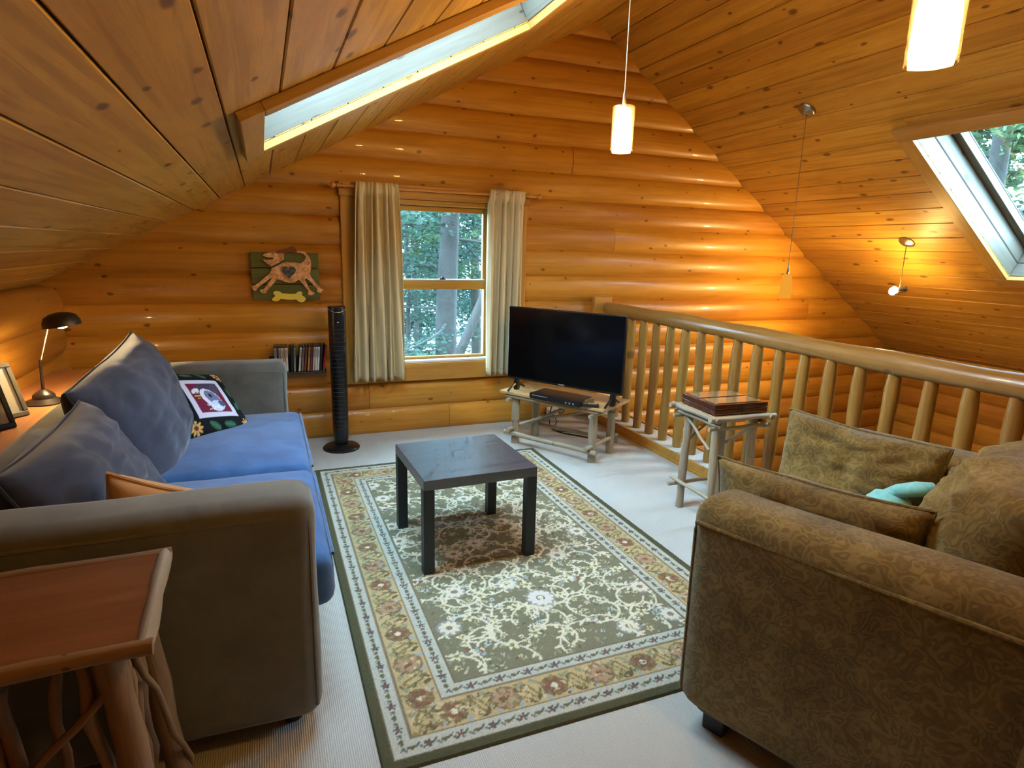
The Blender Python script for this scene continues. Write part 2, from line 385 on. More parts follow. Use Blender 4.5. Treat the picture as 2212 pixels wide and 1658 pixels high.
# ---- ceilings: planks on a roof slab, with the two skylight openings cut out
def slope_frame(a, b):
    n = math.hypot(1, b); return (lambda x, y, h: Vector((x-h*b/n, y, a+b*x+h/n)))   # h = height above the lower face, along the normal
def plank_mesh(L, Wd, T=.022, ch=.0045):
    g = .0022; prof = [(-Wd/2+g, T), (-Wd/2+g, ch), (-Wd/2+g+ch*.7, 0), (Wd/2-g-ch*.7, 0), (Wd/2-g, ch), (Wd/2-g, T)]
    n = len(prof); v = [(0, y, z) for y, z in prof]+[(L, y, z) for y, z in prof]
    return v, [tuple(range(n)), tuple(range(2*n-1, n-1, -1))]+[(i, (i+1) % n, (i+1) % n+n, i+n) for i in range(n)]
def ceiling(name, a, b, x0, x1, step, phase, hole):
    S = slope_frame(a, b); cs = math.hypot(1, b); y0, y1 = YF-.1, YB+.1
    hx0, hx1, hy0, hy1 = hole
    # roof slab around the opening (one mesh), 0.022 above the plank face
    mb = MB()
    for (ax, bx, ay, by) in ((x0, hx0, y0, y1), (hx1, x1, y0, y1), (hx0, hx1, y0, hy0), (hx0, hx1, hy1, y1)):
        p = [S(x, y, h) for h in (.022, .24) for x, y in ((ax, ay), (bx, ay), (bx, by), (ax, by))]
        mb.add(p, [(0, 1, 2, 3), (7, 6, 5, 4), (0, 4, 5, 1), (1, 5, 6, 2), (2, 6, 7, 3), (3, 7, 4, 0)])
    root = mb.build(name, M['underlay']); root['kind'] = 'structure'
    sgn = 1 if b > 0 else -1
    xdir = Vector((0, 1, 0)); ydir = (S(1, 0, 0)-S(0, 0, 0)).normalized(); zdir = (S(0, 0, 1)-S(0, 0, 0)).normalized()
    cache = {}
    def piece(ax, bx, ay, by):
        Wd = round((bx-ax)*cs, 4); L = round(by-ay, 4)
        if Wd < .012 or L < .02: return
        m = axes(S((ax+bx)/2, ay, 0), xdir, ydir, zdir)
        if xdir.cross(ydir).dot(zdir) < 0: m = axes(S((ax+bx)/2, ay, 0), xdir, -ydir, zdir)
        if (Wd, L) in cache: share(cache[(Wd, L)], 'plank', root, m)
        else: cache[(Wd, L)] = MB().add(*plank_mesh(L, Wd)).build('plank', M['plank'], root, m=m)
    k = math.floor((x0-phase)/step)
    while phase+k*step < x1:
        ax = max(x0, phase+k*step); bx = min(x1, phase+(k+1)*step); k += 1
        if bx <= hx0 or ax >= hx1: piece(ax, bx, y0, y1)
        else:
            piece(ax, bx, y0, hy0); piece(ax, bx, hy1, y1)
            if ax < hx0: piece(ax, hx0, hy0, hy1)
            if bx > hx1: piece(hx1, bx, hy0, hy1)
    return S
LH = (-.845, .42, -.49, .33)       # left skylight opening
RH = (3.10, 4.34, -.58, .205)      # right skylight opening
SL = ceiling('ceiling_left', LA, LB, -2.42, RIDGE, .162, -1.107, LH)
SR = ceiling('ceiling_right', RA, RB, RIDGE, 5.9, .1415, 3.534, RH)

def sky_portal(c, x, y, sx, sy, parent):
    """tells the renderer where the daylight comes in; gives off no light of its own"""
    ld = bpy.data.lights.new('daylight_portal', 'AREA'); ld.shape = 'RECTANGLE'; ld.size = sx; ld.size_y = sy; ld.cycles.is_portal = True
    o = bpy.data.objects.new('daylight_portal', ld); COL.objects.link(o); x = Vector(x).normalized(); y = Vector(y).normalized()
    o.parent = parent; o.matrix_local = Matrix.Translation(-parent.location) @ axes(c, x, y, x.cross(y))
rc = MB(); zr_ = LA+LB*RIDGE
for yy in (YF-.1, YB+.1):
    rc.v += [(RIDGE-.45, yy, zr_-.45*LB+.20), (RIDGE, yy, zr_+.035), (RIDGE+.45, yy, zr_+.45*RB+.20), (RIDGE+.45, yy, zr_+.45*RB+.34), (RIDGE, yy, zr_+.42), (RIDGE-.45, yy, zr_-.45*LB+.34)]
rc.f += [(0, 1, 2, 3, 4, 5), (11, 10, 9, 8, 7, 6)]+[(i, (i+1) % 6, (i+1) % 6+6, i+6) for i in range(6)]
rc.build('roof_ridge', M['underlay'])['kind'] = 'structure'
def skylight(name, S, b, hole, shaft, trimw, glass_h):
    """trim on the ceiling face, board-lined shaft, sash and pane"""
    hx0, hx1, hy0, hy1 = hole; root = empty(name, S((hx0+hx1)/2, (hy0+hy1)/2, 0), kind='structure'); inv = Matrix.Translation(-root.location)
    cs = math.hypot(1, b); tw = trimw/cs
    ydir = (S(1, 0, 0)-S(0, 0, 0)).normalized(); zdir = (S(0, 0, 1)-S(0, 0, 0)).normalized()
    def bar(nm, ax, bx, ay, by, h0, h1, mat, along='y', r=.003):
        c = S((ax+bx)/2, (ay+by)/2, (h0+h1)/2); dx = (bx-ax)*cs; dy = by-ay
        if along == 'y': m = axes(c, (0, 1, 0), -ydir, zdir); d = (dy, dx, h1-h0)
        else: m = axes(c, ydir, (0, 1, 0), zdir); d = (dx, dy, h1-h0)
        return MB().rbox((0, 0, 0), d, r, 1).build(nm, mat, root, m=inv @ m)
    T = -.034
    bar('trim_board', hx0-tw, hx0, hy0-trimw, hy1+trimw, T, -.0005, M['skytrim'], 'y')
    bar('trim_board', hx1, hx1+tw, hy0-trimw, hy1+trimw, T, -.0005, M['skytrim'], 'y')
    bar('trim_board', hx0, hx1, hy0-trimw, hy0, T, -.0005, M['skytrim'], 'x')
    bar('trim_board', hx0, hx1, hy1, hy1+trimw, T, -.0005, M['skytrim'], 'x')
    # shaft boards: two courses with a groove between, then the sash
    lt = .018/cs
    half = shaft/2
    for j, (h0, h1) in enumerate(((.003, half-.004), (half+.004, shaft))):
        bar('liner_board', hx0-lt, hx0+.001, hy0, hy1, h0, h1, M['liner'], 'y')
        bar('liner_board', hx1-.001, hx1+lt, hy0, hy1, h0, h1, M['liner'], 'y')
        bar('liner_board', hx0, hx1, hy0-.018, hy0+.001, h0, h1, M['liner'], 'x')
        bar('liner_board', hx0, hx1, hy1-.001, hy1+.018, h0, h1, M['liner'], 'x')
    fw = .05
    for (ax, bx, ay, by, al) in ((hx0-lt, hx0+fw/cs, hy0-.018, hy1+.018, 'y'), (hx1-fw/cs, hx1+lt, hy0-.018, hy1+.018, 'y'), (hx0+fw/cs, hx1-fw/cs, hy0-.018, hy0+fw, 'x'), (hx0+fw/cs, hx1-fw/cs, hy1-fw, hy1+.018, 'x')):
        bar('sash', ax, bx, ay, by, shaft, shaft+.06, M['liner'], al)
        bar('flashing', ax, bx, ay, by, shaft+.06, shaft+.075, M['blackmatte'], al)
    bar('pane', hx0+.01, hx1-.01, hy0+.01, hy1-.01, shaft+.03, shaft+.036, M['pane'], 'y', .0005)
    sky_portal(S((hx0+hx1)/2, (hy0+hy1)/2, shaft+.08), ydir, (0, 1, 0), (hx1-hx0)*cs, hy1-hy0, root)
    return root
skylight('window_2', SL, LB, LH, .24, .085, .2)
skylight('window_3', SR, RB, RH, .24, .10, .2)

# ---- the window in the gable wall
def gable_window():
    root = empty('window_1', (.415, 2.0, .42), kind='structure'); P0 = Vector(root.location)
    def bar(nm, x0, x1, y0, y1, z0, z1, mat=None, r=.004):
        L = max(x1-x0, z1-z0); mat = mat or M['trim']
        c = Vector(((x0+x1)/2, (y0+y1)/2, (z0+z1)/2))-P0
        if x1-x0 >= z1-z0: return MB().rbox((0, 0, 0), (x1-x0, y1-y0, z1-z0), r, 1).build(nm, mat, root, m=Matrix.Translation(c))
        m = axes(c, (0, 0, 1), (0, 1, 0), (-1, 0, 0)); return MB().rbox((0, 0, 0), (z1-z0, y1-y0, x1-x0), r, 1).build(nm, mat, root, m=m)
    bar('casing', -.325, -.16, 1.945, 2.25, .415, 1.865); bar('casing', .99, 1.135, 1.945, 2.25, .415, 1.865)
    bar('head_casing', -.335, 1.145, 1.925, 2.25, 1.80, 1.90); bar('sill_apron', -.16, .99, 1.95, 2.25, .415, .555)
    bar('jamb', -.16, .03, 1.985, 2.25, .555, 1.80); bar('jamb', .86, .99, 1.985, 2.25, .555, 1.80)
    bar('head_jamb', .03, .86, 1.975, 2.25, 1.765, 1.80)
    bar('sill', .03, .86, 1.965, 2.08, .555, .575, M['whitepaint'], .003)
    # upper sash behind, lower sash in front
    for (z0, z1, y0, nm) in ((1.165, 1.765, 2.075, 'upper_sash'), (.575, 1.205, 2.03, 'lower_sash')):
        b = .03
        bar(nm+'_stile', .03, .085, y0, y0+.04, z0, z1); bar(nm+'_stile', .805, .86, y0, y0+.04, z0, z1)
        if nm == 'upper_sash': bar('upper_sash_rail', .085, .805, y0, y0+.04, z1-.04, z1); bar('upper_sash_rail', .085, .805, y0, y0+.04, z0, z0+.03)
        else: bar('meeting_rail', .085, .805, y0, y0+.04, z1-.075, z1-.006); bar('meeting_strip', .085, .805, y0-.004, y0+.04, z1-.006, z1+.004, M['whitepaint'], .001); bar('lower_sash_rail', .085, .805, y0, y0+.04, z0, z0+.02)
        bar('pane', .083, .807, y0+.016, y0+.022, z0+.015, z1-.02, M['pane'], .0005)
    sky_portal((.445, 2.13, 1.17), (1, 0, 0), (0, 0, 1), .78, 1.18, root)
    mb = MB().rbox((.455-P0.x, 2.035-P0.y, 1.213-P0.z), (.05, .03, .012), .004).rbox((.455-P0.x, 2.02-P0.y, 1.224-P0.z), (.018, .014, .018), .004)
    mb.build('sash_lock', M['bronze'], root)
gable_window()

# ---- curb under the railing
MB().rbox((1.785, (YF+1.96)/2, .035), (.02, 1.96-YF, .075), .004).build('trim_2', M['trim'])['kind'] = 'structure'
MB().rbox((1.772, (YF+1.96)/2, .012), (.012, 1.96-YF, .028), .005).build('trim_3', M['trim'])['kind'] = 'structure'
MB().box((1.905, (YF+1.96)/2, .03), (.22, 1.96-YF, .062)).build('trim_4', M['carpet'])['kind'] = 'structure'
MB().rbox((2.03, (YF+1.96)/2, -.10), (.025, 1.96-YF, .34), .004).build('trim_5', M['trim'])['kind'] = 'structure'

# ------------------------------------------------------------------ soft shapes
def set_colors(o, cols):
    me = o.data; a = me.color_attributes.new('Col', 'FLOAT_COLOR', 'POINT')
    buf = np.ones((len(me.vertices), 4), np.float32); buf[:, :3] = cols; a.data.foreach_set('color', buf.ravel())

def pillow(name, wd, ht, th, m, mat, parent=None, seed=0, n=36, wr=.012, pull=.07, colf=None, sag=0.0, freq=5.0, pipe=None, p=2.6):
    """stuffed cushion: local X width, local Y height, local Z thickness; front and back share the seam"""
    idx = {}; v = []; uv = []
    def pos(i, j, s):
        u = -1+2*i/n; w_ = -1+2*j/n
        k = (1-abs(u)**p)*(1-abs(w_)**p)
        z = s*th/2*max(k, 0)**.45
        x = wd/2*u*(1-pull*(1-w_*w_)*abs(u)); y = ht/2*w_*(1-pull*(1-u*u)*abs(w_))
        q = Vector((x*freq+seed*3.1, y*freq, s*.7+seed))
        wrk = (noise.noise(q)*.6+noise.noise(q*2.3)*.35+abs(noise.noise(Vector((x*freq*1.2+seed, y*freq*3.2, seed))))*.5+noise.noise(Vector((x*freq*2.0+seed*2, y*freq*7+2*noise.noise(Vector((x*4, y*4, seed))), seed)))*.22)*wr
        z += s*wrk*max(k, 0)**.3*1.6
        y -= sag*ht*(1-u*u)*(.5+.5*w_)*(1 if abs(w_) <= 1 else 0)
        return Vector((x, y+noise.noise(q*.8)*wr*.5, z + noise.noise(Vector((x*4+seed, y*4, 9)))*wr*.6))
    f = []
    for s in (1, -1):
        for i in range(n+1):
            for j in range(n+1):
                e = i in (0, n) or j in (0, n)
                key = (i, j, 0 if e else s)
                if key not in idx: idx[key] = len(v); v.append(pos(i, j, s)); uv.append((-1+2*i/n, -1+2*j/n, s))
        g = lambda i, j: idx[(i, j, 0 if (i in (0, n) or j in (0, n)) else s)]
        for i in range(n):
            for j in range(n):
                q = (g(i, j), g(i+1, j), g(i+1, j+1), g(i, j+1)); f.append(q if s > 0 else q[::-1])
    o = MB().add(v, f).build(name, mat, parent, True, 180, m=m)
    if colf: set_colors(o, np.array([colf(*q) for q in uv], np.float32))
    if pipe:
        ring = [idx[(i, 0, 0)] for i in range(n)]+[idx[(n, j, 0)] for j in range(n)]+[idx[(n-i, n, 0)] for i in range(n)]+[idx[(0, n-j, 0)] for j in range(n)]
        pts = [v[i] for i in ring]; pts.append(pts[0])
        MB().tube(pts, .0055, 6, False).build('piping', pipe, o, True)
    return o

def softbox(c, d, r, m=None, bulge=.0, seed=0, cuts=10, nz=.006):
    """rounded, slightly uneven upholstered block -> verts, faces"""
    bm = bmesh.new(); bmesh.ops.create_cube(bm, size=1)
    for p in bm.verts: p.co = Vector((p.co.x*d[0], p.co.y*d[1], p.co.z*d[2]))
    bmesh.ops.bevel(bm, geom=bm.edges[:], offset=r, segments=4, profile=.5, affect='EDGES')
    bmesh.ops.subdivide_edges(bm, edges=[e for e in bm.edges if e.calc_length() > max(d)/cuts*1.5], cuts=cuts, use_grid_fill=True)
    bm.verts.index_update(); v = []
    for p in bm.verts:
        q = p.co.copy(); ux, uy, uz = q.x/d[0]*2, q.y/d[1]*2, q.z/d[2]*2
        if bulge: q.z += (1 if uz > 0 else 0)*bulge*(1-ux**2)*(1-uy**2)*abs(uz)
        k = Vector((q.x*4+seed, q.y*4, q.z*4)); q += Vector((noise.noise(k), noise.noise(k+Vector((9, 0, 0))), noise.noise(k+Vector((0, 9, 0)))))*nz
        q += Vector(c); v.append(m @ q if m is not None else q)
    f = [[q.index for q in fc.verts] for fc in bm.faces]; bm.free(); return v, f

# ------------------------------------------------------------------ rug
def make_rug():
    x0, x1, y0, y1 = -.632, .940, -1.293, 1.250
    nx, ny = 300, 486
    xs = np.linspace(x0, x1, nx+1); ys = np.linspace(y0, y1, ny+1)
    X, Y = np.meshgrid(xs, ys); cx, cy = (x0+x1)/2, (y0+y1)/2; hw, hl = (x1-x0)/2, (y1-y0)/2
    U = X-cx; V = Y-cy; d = np.minimum(hw-np.abs(U), hl-np.abs(V))
    S = lambda *c: np.array(srgb(*c))
    green, gold, pale, field = S(78, 76, 52), S(192, 166, 118), S(186, 184, 168), S(124, 118, 92)
    cream, brown, rust, blue, olive = S(218, 208, 180), S(112, 94, 68), S(138, 90, 70), S(152, 166, 172), S(140, 130, 82)
    C = np.empty(X.shape+(3,)); C[:] = field
    def put(mask, col, a=1.0):
        C[mask] = C[mask]*(1-a)+np.asarray(col)*a
    put(d < .29, pale); put(d < .232, gold); put(d < .103, pale); put(d < .037, green)
    for e in (.037, .103, .232, .293): put(np.abs(d-e) < .0035, brown, .8)
    rng = np.random.default_rng(5)
    def blob(px, py, rx, ry, an, col, a=1.0, clip=None):
        c, s = math.cos(an), math.sin(an); R = max(rx, ry)
        i0, i1 = np.searchsorted(xs, [px-R, px+R]); j0, j1 = np.searchsorted(ys, [py-R, py+R])
        if i1 <= i0 or j1 <= j0: return
        xx = X[j0:j1, i0:i1]-px; yy = Y[j0:j1, i0:i1]-py
        mk = ((xx*c+yy*s)/rx)**2+((-xx*s+yy*c)/ry)**2 < 1
        if clip: dd = d[j0:j1, i0:i1]; mk &= (dd > clip[0]) & (dd < clip[1])
        sub = C[j0:j1, i0:i1]; sub[mk] = sub[mk]*(1-a)+np.asarray(col)*a
    def stroke(pts, wd, col, clip=None, a=1.0):
        for (ax, ay), (bx, by) in zip(pts[:-1], pts[1:]):
            L = math.hypot(bx-ax, by-ay); k = max(1, int(L/.004))
            for q in range(k): blob(ax+(bx-ax)*q/k, ay+(by-ay)*q/k, wd, wd, 0, col, a, clip)
    def flower(px, py, r, n, petal, heart, line=None, clip=None, rot=0):
        if line is not None: blob(px, py, r*1.18, r*1.18, 0, line, .8, clip)
        for k in range(n):
            an = rot+2*PI*k/n; blob(px+math.cos(an)*r*.6, py+math.sin(an)*r*.6, r*.46, r*.26, an, petal, 1, clip)
        blob(px, py, r*.34, r*.34, 0, heart, 1, clip)
    def leaf(px, py, L, an, col, clip=None): blob(px, py, L, L*.38, an, col, 1, clip)
    # borders: alternating rosettes and scrolls along each side
    def along(off, step, fn):
        for side in range(4):
            L = 2*(hl if side < 2 else hw)-2*off; n = max(1, round(L/step))
            for k in range(n):
                t = -L/2+L*(k+.5)/n
                if side == 0: fn(cx-hw+off, cy+t, PI/2, k)
                elif side == 1: fn(cx+hw-off, cy+t, -PI/2, k)
                elif side == 2: fn(cx+t, cy-hl+off, 0, k)
                else: fn(cx+t, cy+hl-off, PI, k)
    cg = (.107, .228)
    def goldm(px, py, an, k):
        dx, dy = math.cos(an), math.sin(an); nx_, ny_ = -dy, dx
        for s in (-1, 1):
            pts = [(px+dx*s*(.03+.012*q)+nx_*.035*math.sin(q*.8)*s, py+dy*s*(.03+.012*q)+ny_*.035*math.sin(q*.8)*s) for q in range(9)]
            stroke(pts, .0042, olive, cg); stroke([(a+nx_*.006, b+ny_*.006) for a, b in pts], .0025, brown, cg, .8)
            leaf(px+dx*s*.06+nx_*.04, py+dy*s*.06+ny_*.04, .022, an+s*.7, S(150, 150, 120), cg); leaf(px+dx*s*.075-nx_*.04, py+dy*s*.075-ny_*.04, .02, an-s*.9, brown, cg)
            leaf(px+dx*s*.04-nx_*.045, py+dy*s*.04-ny_*.045, .016, an+s*1.2, blue, cg)
        if k % 2: flower(px, py, .045, 8, S(176, 142, 112), rust, brown, cg)
        else: flower(px, py, .040, 6, rust, olive, brown, cg); blob(px, py, .012, .012, 0, cream, 1, cg)
    along(.167, .19, goldm)
    for off, clip in ((.070, (.04, .1)), (.262, (.236, .288))):
        def palem(px, py, an, k, clip=clip):
            dx, dy = math.cos(an), math.sin(an)
            if k % 2: flower(px, py, .017, 5, S(92, 84, 84), rust, None, clip, an)
            else: blob(px, py, .013, .008, an, S(108, 100, 70), 1, clip)
            for s in (-1, 1): leaf(px+dx*s*.02, py+dy*s*.02+.006*s, .011, an+s*.8, S(96, 102, 88), clip)
        along(off, .052, palem)
    # field: curling vines with leaves, blossoms and palmettes, mirrored left to right
    cf = (.30, 9)
    def vine(px, py, an, turn, n, wd=.0054):
        pts = [(px, py)]
        for q in range(n):
            an += turn*(1+q*.09); px += math.cos(an)*.024; py += math.sin(an)*.024; pts.append((px, py))
        stroke(pts, wd, cream, cf)
        for q in range(2, n, 2):
            s = 1 if q % 4 else -1; a2 = math.atan2(pts[q][1]-pts[q-1][1], pts[q][0]-pts[q-1][0])+s*1.1
            leaf(pts[q][0]+math.cos(a2)*.016, pts[q][1]+math.sin(a2)*.016, .016, a2, cream if q % 3 else S(170, 176, 140), cf)
        return pts[-1]
    for q in range(1500):                       # small leaves filling the gold band and the field
        side = rng.integers(0, 4); off = rng.uniform(.115, .222); t_ = rng.uniform(-1, 1)
        px, py = [(cx-hw+off, cy+t_*hl), (cx+hw-off, cy+t_*hl), (cx+t_*hw, cy-hl+off), (cx+t_*hw, cy+hl-off)][side]
        leaf(px, py, rng.uniform(.006, .015), rng.uniform(0, 6.3), (olive, S(150, 122, 84), S(170, 160, 122), brown, S(206, 184, 140))[q % 5], cg)
    for q in range(1700):
        leaf(cx+rng.uniform(-.48, .48), cy+rng.uniform(-.97, .97), rng.uniform(.006, .014), rng.uniform(0, 6.3), (S(150, 146, 112), S(166, 164, 134), S(98, 96, 70), S(188, 182, 152), S(140, 138, 116))[q % 5], cf)
    ew, el = hw-.30, hl-.30
    for row in range(10):
        yy = cy-el+.10+row*(2*el-.18)/9
        for colx in (.0, .115, .23, .345, .44):
            for s in ((1, -1) if colx else (1,)):
                px = cx+s*colx+rng.uniform(-.03, .03)*s; py = yy+(.05 if colx in (.115, .345) else 0)+rng.uniform(-.03, .03)
                a0 = rng.uniform(0, 2*PI); e = vine(px, py, a0, .20*s, 12); vine(px, py, a0+PI, .17*s, 10, .004)
                kind = rng.integers(0, 4)
                if kind == 0: flower(px, py, .042, 9, cream, S(140, 120, 110), S(150, 150, 150), cf)
                elif kind == 1: flower(px, py, .028, 5, S(216, 206, 170), olive, None, cf, a0)
                elif kind == 2:
                    for q in range(8): blob(px+rng.uniform(-.03, .03), py+rng.uniform(-.03, .03), .010, .010, 0, (rust, cream, blue)[q % 3], 1, cf)
                else: flower(px, py, .024, 6, S(196, 196, 170), rust, None, cf, a0)
                flower(e[0], e[1], .016, 5, cream, olive, None, cf, a0)
                for q in range(3):
                    a3 = rng.uniform(0, 6.3); rr = rng.uniform(.05, .085)
                    flower(px+math.cos(a3)*rr, py+math.sin(a3)*rr, rng.uniform(.010, .017), 5, (cream, S(206, 196, 150), S(186, 196, 190))[q], (olive, rust, brown)[q], None, cf, a3)
    flower(cx, -.62, .055, 12, S(214, 208, 196), S(96, 84, 84), S(150, 140, 130), cf); blob(cx, -.62, .012, .016, 0, cream, 1, cf)
    C *= 1.12*(1+rng.normal(0, .05, X.shape))[..., None]
    Z = .009+rng.normal(0, .0006, X.shape); Z[d < .004] = .001
    v = np.stack([X, Y, Z], -1).reshape(-1, 3)
    i = np.arange(nx)[None, :]+np.arange(ny)[:, None]*(nx+1); i = i.ravel()
    f = np.stack([i, i+1, i+nx+2, i+nx+1], -1)
    me = bpy.data.meshes.new('rug'); me.from_pydata(v.tolist(), [], f.tolist()); o = bpy.data.objects.new('rug', me); COL.objects.link(o)
    me.materials.append(M['rug']); set_colors(o, np.clip(C.reshape(-1, 3), 0, 1))
    tag(o, 'large sage green floral rug with gold border under the coffee table', 'rug')
make_rug()

# ------------------------------------------------------------------ coffee table
def coffee_table():
    t = empty('coffee_table', (0, 0, .011), math.radians(1.56), 'black square coffee table standing on the floral rug', 'table')
    s = .275
    MB().rbox((0, 0, .425), (.55, .55, .05), .0025, 1).build('tabletop', M['lack'], t)
    for sx in (-1, 1):
        for sy in (-1, 1):
            m = axes((sx*(s-.025), sy*(s-.025), .2), (0, 0, 1), (0, 1, 0), (-1, 0, 0))
            MB().rbox((0, 0, 0), (.40, .05, .05), .0025, 1).build('leg', M['lackleg'], t, m=m)
coffee_table()

# ------------------------------------------------------------------ blue sofa on the left
def blue_sofa():
    X0, X1, Y0, Y1 = -1.76, -.765, -1.06, 1.29
    t = empty('sofa', ((X0+X1)/2, (Y0+Y1)/2, 0), 0, 'long blue-grey sofa with boxy arms along the left log wall', 'sofa'); o = Vector(t.location)
    def part(nm, c, d, r, mat, **k):
        return MB().add(*softbox(Vector(c)-o, d, r, **k)).build(nm, mat, t, True, 60)
    part('base', ((X0+X1)/2-.01, (Y0+Y1)/2, .165), (X1-X0-.06, Y1-Y0-.1, .22), .03, M['sofaframe'])
    part('back', (X0+.10, (Y0+Y1)/2, .40), (.20, Y1-Y0, .68), .05, M['sofaframe'], seed=3)
    for yc, nm in ((Y0+.105, 0), (Y1-.105, 1)):
        a = part('arm', ((X0+X1)/2+.03, yc, .405), (X1-X0-.06, .21, .715), .055, M['sofaframe'], seed=5+nm)
        x = X1-.004
        for s in (-1, 1):
            yy = yc+s*.1
            MB().tube([(x-.016-o.x, yy-s*.010-o.y, .09), (x-.016-o.x, yy-s*.010-o.y, .66), (x-.020-o.x, yy-s*.010-o.y, .695), (x-.045-o.x, yy-s*.002-o.y, .710), (x-.10-o.x, yy+s*.001-o.y, .712), (X0+.08-o.x, yy+s*.001-o.y, .712)], .0065, 6).build('piping', M['sofaframe'], a, True)
    ym = .03
    for y0, y1 in ((Y0+.215, ym-.004), (ym+.004, Y1-.215)):
        c = part('seat_cushion', ((-1.50-.70)/2, (y0+y1)/2, .375), (.80, y1-y0, .19), .05, M['blue'], bulge=.035, seed=y0*7, nz=.01)
        MB().tube([(-.703-o.x, y0+.04-o.y, .455), (-.703-o.x, y1-.04-o.y, .455)], .006, 6).build('piping', M['blue'], c, True)
    for x in (X0+.10, X1-.09):
        for y in (Y0+.10, Y1-.10): MB().lathe([(.028, 0), (.038, .06)], (x-o.x, y-o.y, 0), 12).build('foot', M['foot'], t)
blue_sofa()
# loose cushions on the blue sofa
def lean(c, along, tilt_dir, tilt, flip=1):
    """matrix: local X = along, local Y = up leaning by tilt (radians) towards tilt_dir, local Z = front"""
    a = Vector(along).normalized(); u = (Vector((0, 0, 1))*math.cos(tilt)+Vector(tilt_dir).normalized()*math.sin(tilt)).normalized()
    z = a.cross(u).normalized(); return axes(c, a, u, z)
pA = pillow('back_cushion', 1.00, .60, .29, lean((-1.435, .50, .655), (0, 1, 0.14), (-1, 0, 0), .40), M['bluedark'], seed=2, wr=.017, pull=.05, pipe=M['seam'], n=72, freq=4)
tag(pA, 'tall slate blue back cushion peaking at the far end of the sofa', 'cushion', 'loose cushions on the blue sofa')
pB = pillow('back_cushion', .78, .54, .29, lean((-1.425, -.48, .605), (0, 1, 0.02), (-1, 0, 0), .42), M['bluedark'], seed=6, wr=.022, pull=.05, pipe=M['seam'], n=72, freq=5)
tag(pB, 'crumpled slate blue back cushion by the near arm of the sofa', 'cushion', 'loose cushions on the blue sofa')
pC = pillow('throw_pillow', .34, .34, .15, lean((-1.185, -.785, .595), (1, -.05, -.42), (0, -1, 0), .22), M['tan'], seed=9, wr=.008, pipe=M['tan'])
tag(pC, 'small tan throw pillow tucked inside the near sofa arm', 'pillow', 'loose cushions on the blue sofa')

def donkey_print(u, v, s):
    S = srgb
    def inside(px, py, rx, ry, an=0):
        c, q = math.cos(an), math.sin(an); x = u-px; y = v-py; return ((x*c+y*q)/rx)**2+((-x*q+y*c)/ry)**2 < 1
    if s < 0: return S(16, 16, 20)
    col = S(14, 18, 20)
    k = max(abs(u), abs(v))
    if k > .58:
        for i in range(12):          # leaves round the border
            an = 2*PI*i/12+.26; r = .80/max(abs(math.cos(an)), abs(math.sin(an))); px, py = r*math.cos(an), r*math.sin(an)
            if inside(px, py, .17, .085, an+1.2): col = S(62, 112, 84) if inside(px, py, .15, .03, an+1.2) else S(48, 86, 66)
        for px, py in ((-.78, .80), (.80, .80), (.80, -.80), (-.76, -.80)):
            x, y = u-px, v-py; r = math.hypot(x, y); an = math.atan2(y, x)
            if r < .20*(.72+.28*math.cos(an*9)): col = S(206, 158, 92)
            if r < .055: col = S(96, 58, 40)
        return col
    if k > .46: return S(206, 206, 224)
    col = S(112, 32, 58)
    if inside(.02, .30, .40, .16, .35): col = S(70, 62, 84)          # grey ears and head
    if inside(.24, .16, .13, .34, -.5): col = S(78, 70, 92)
    if inside(.05, -.05, .24, .34, .5): col = S(214, 216, 232)
    if inside(.10, -.04, .17, .27, .5): col = S(110, 116, 148)
    if inside(.12, -.26, .22, .16, .4): col = S(196, 208, 232)
    if inside(.26, -.20, .10, .09, 0): col = S(70, 86, 120)
    if inside(.05, .05, .045, .06, 0): col = S(28, 30, 44)
    if inside(-.30, .20, .13, .07, .4): col = S(226, 222, 232)
    if inside(-.30, .06, .09, .10, 0): col = S(216, 168, 92) if (int((v+2)*26) % 2) else S(40, 32, 50)
    for q in range(5):
        if abs((u-.05)*math.sin(.3*q-.6)+(v+.30)*math.cos(.3*q-.6)) < .008 and abs(u-.02) < .2 and abs(v+.3) < .1: col = S(232, 232, 240)
    return col
wa = Vector((.62, .78, -.02)); ua = Vector((-.42, .66, .62)); za = wa.cross(ua)
wa = ua.cross(za)
pd = pillow('throw_pillow', .40, .46, .13, axes((-1.20, .795, .600), wa, ua, za), M['print'], seed=4, n=90, wr=.004, colf=donkey_print, pull=.05)
tag(pd, 'black throw pillow printed with a grey animal, leaves and sunflowers', 'pillow', 'loose cushions on the blue sofa')

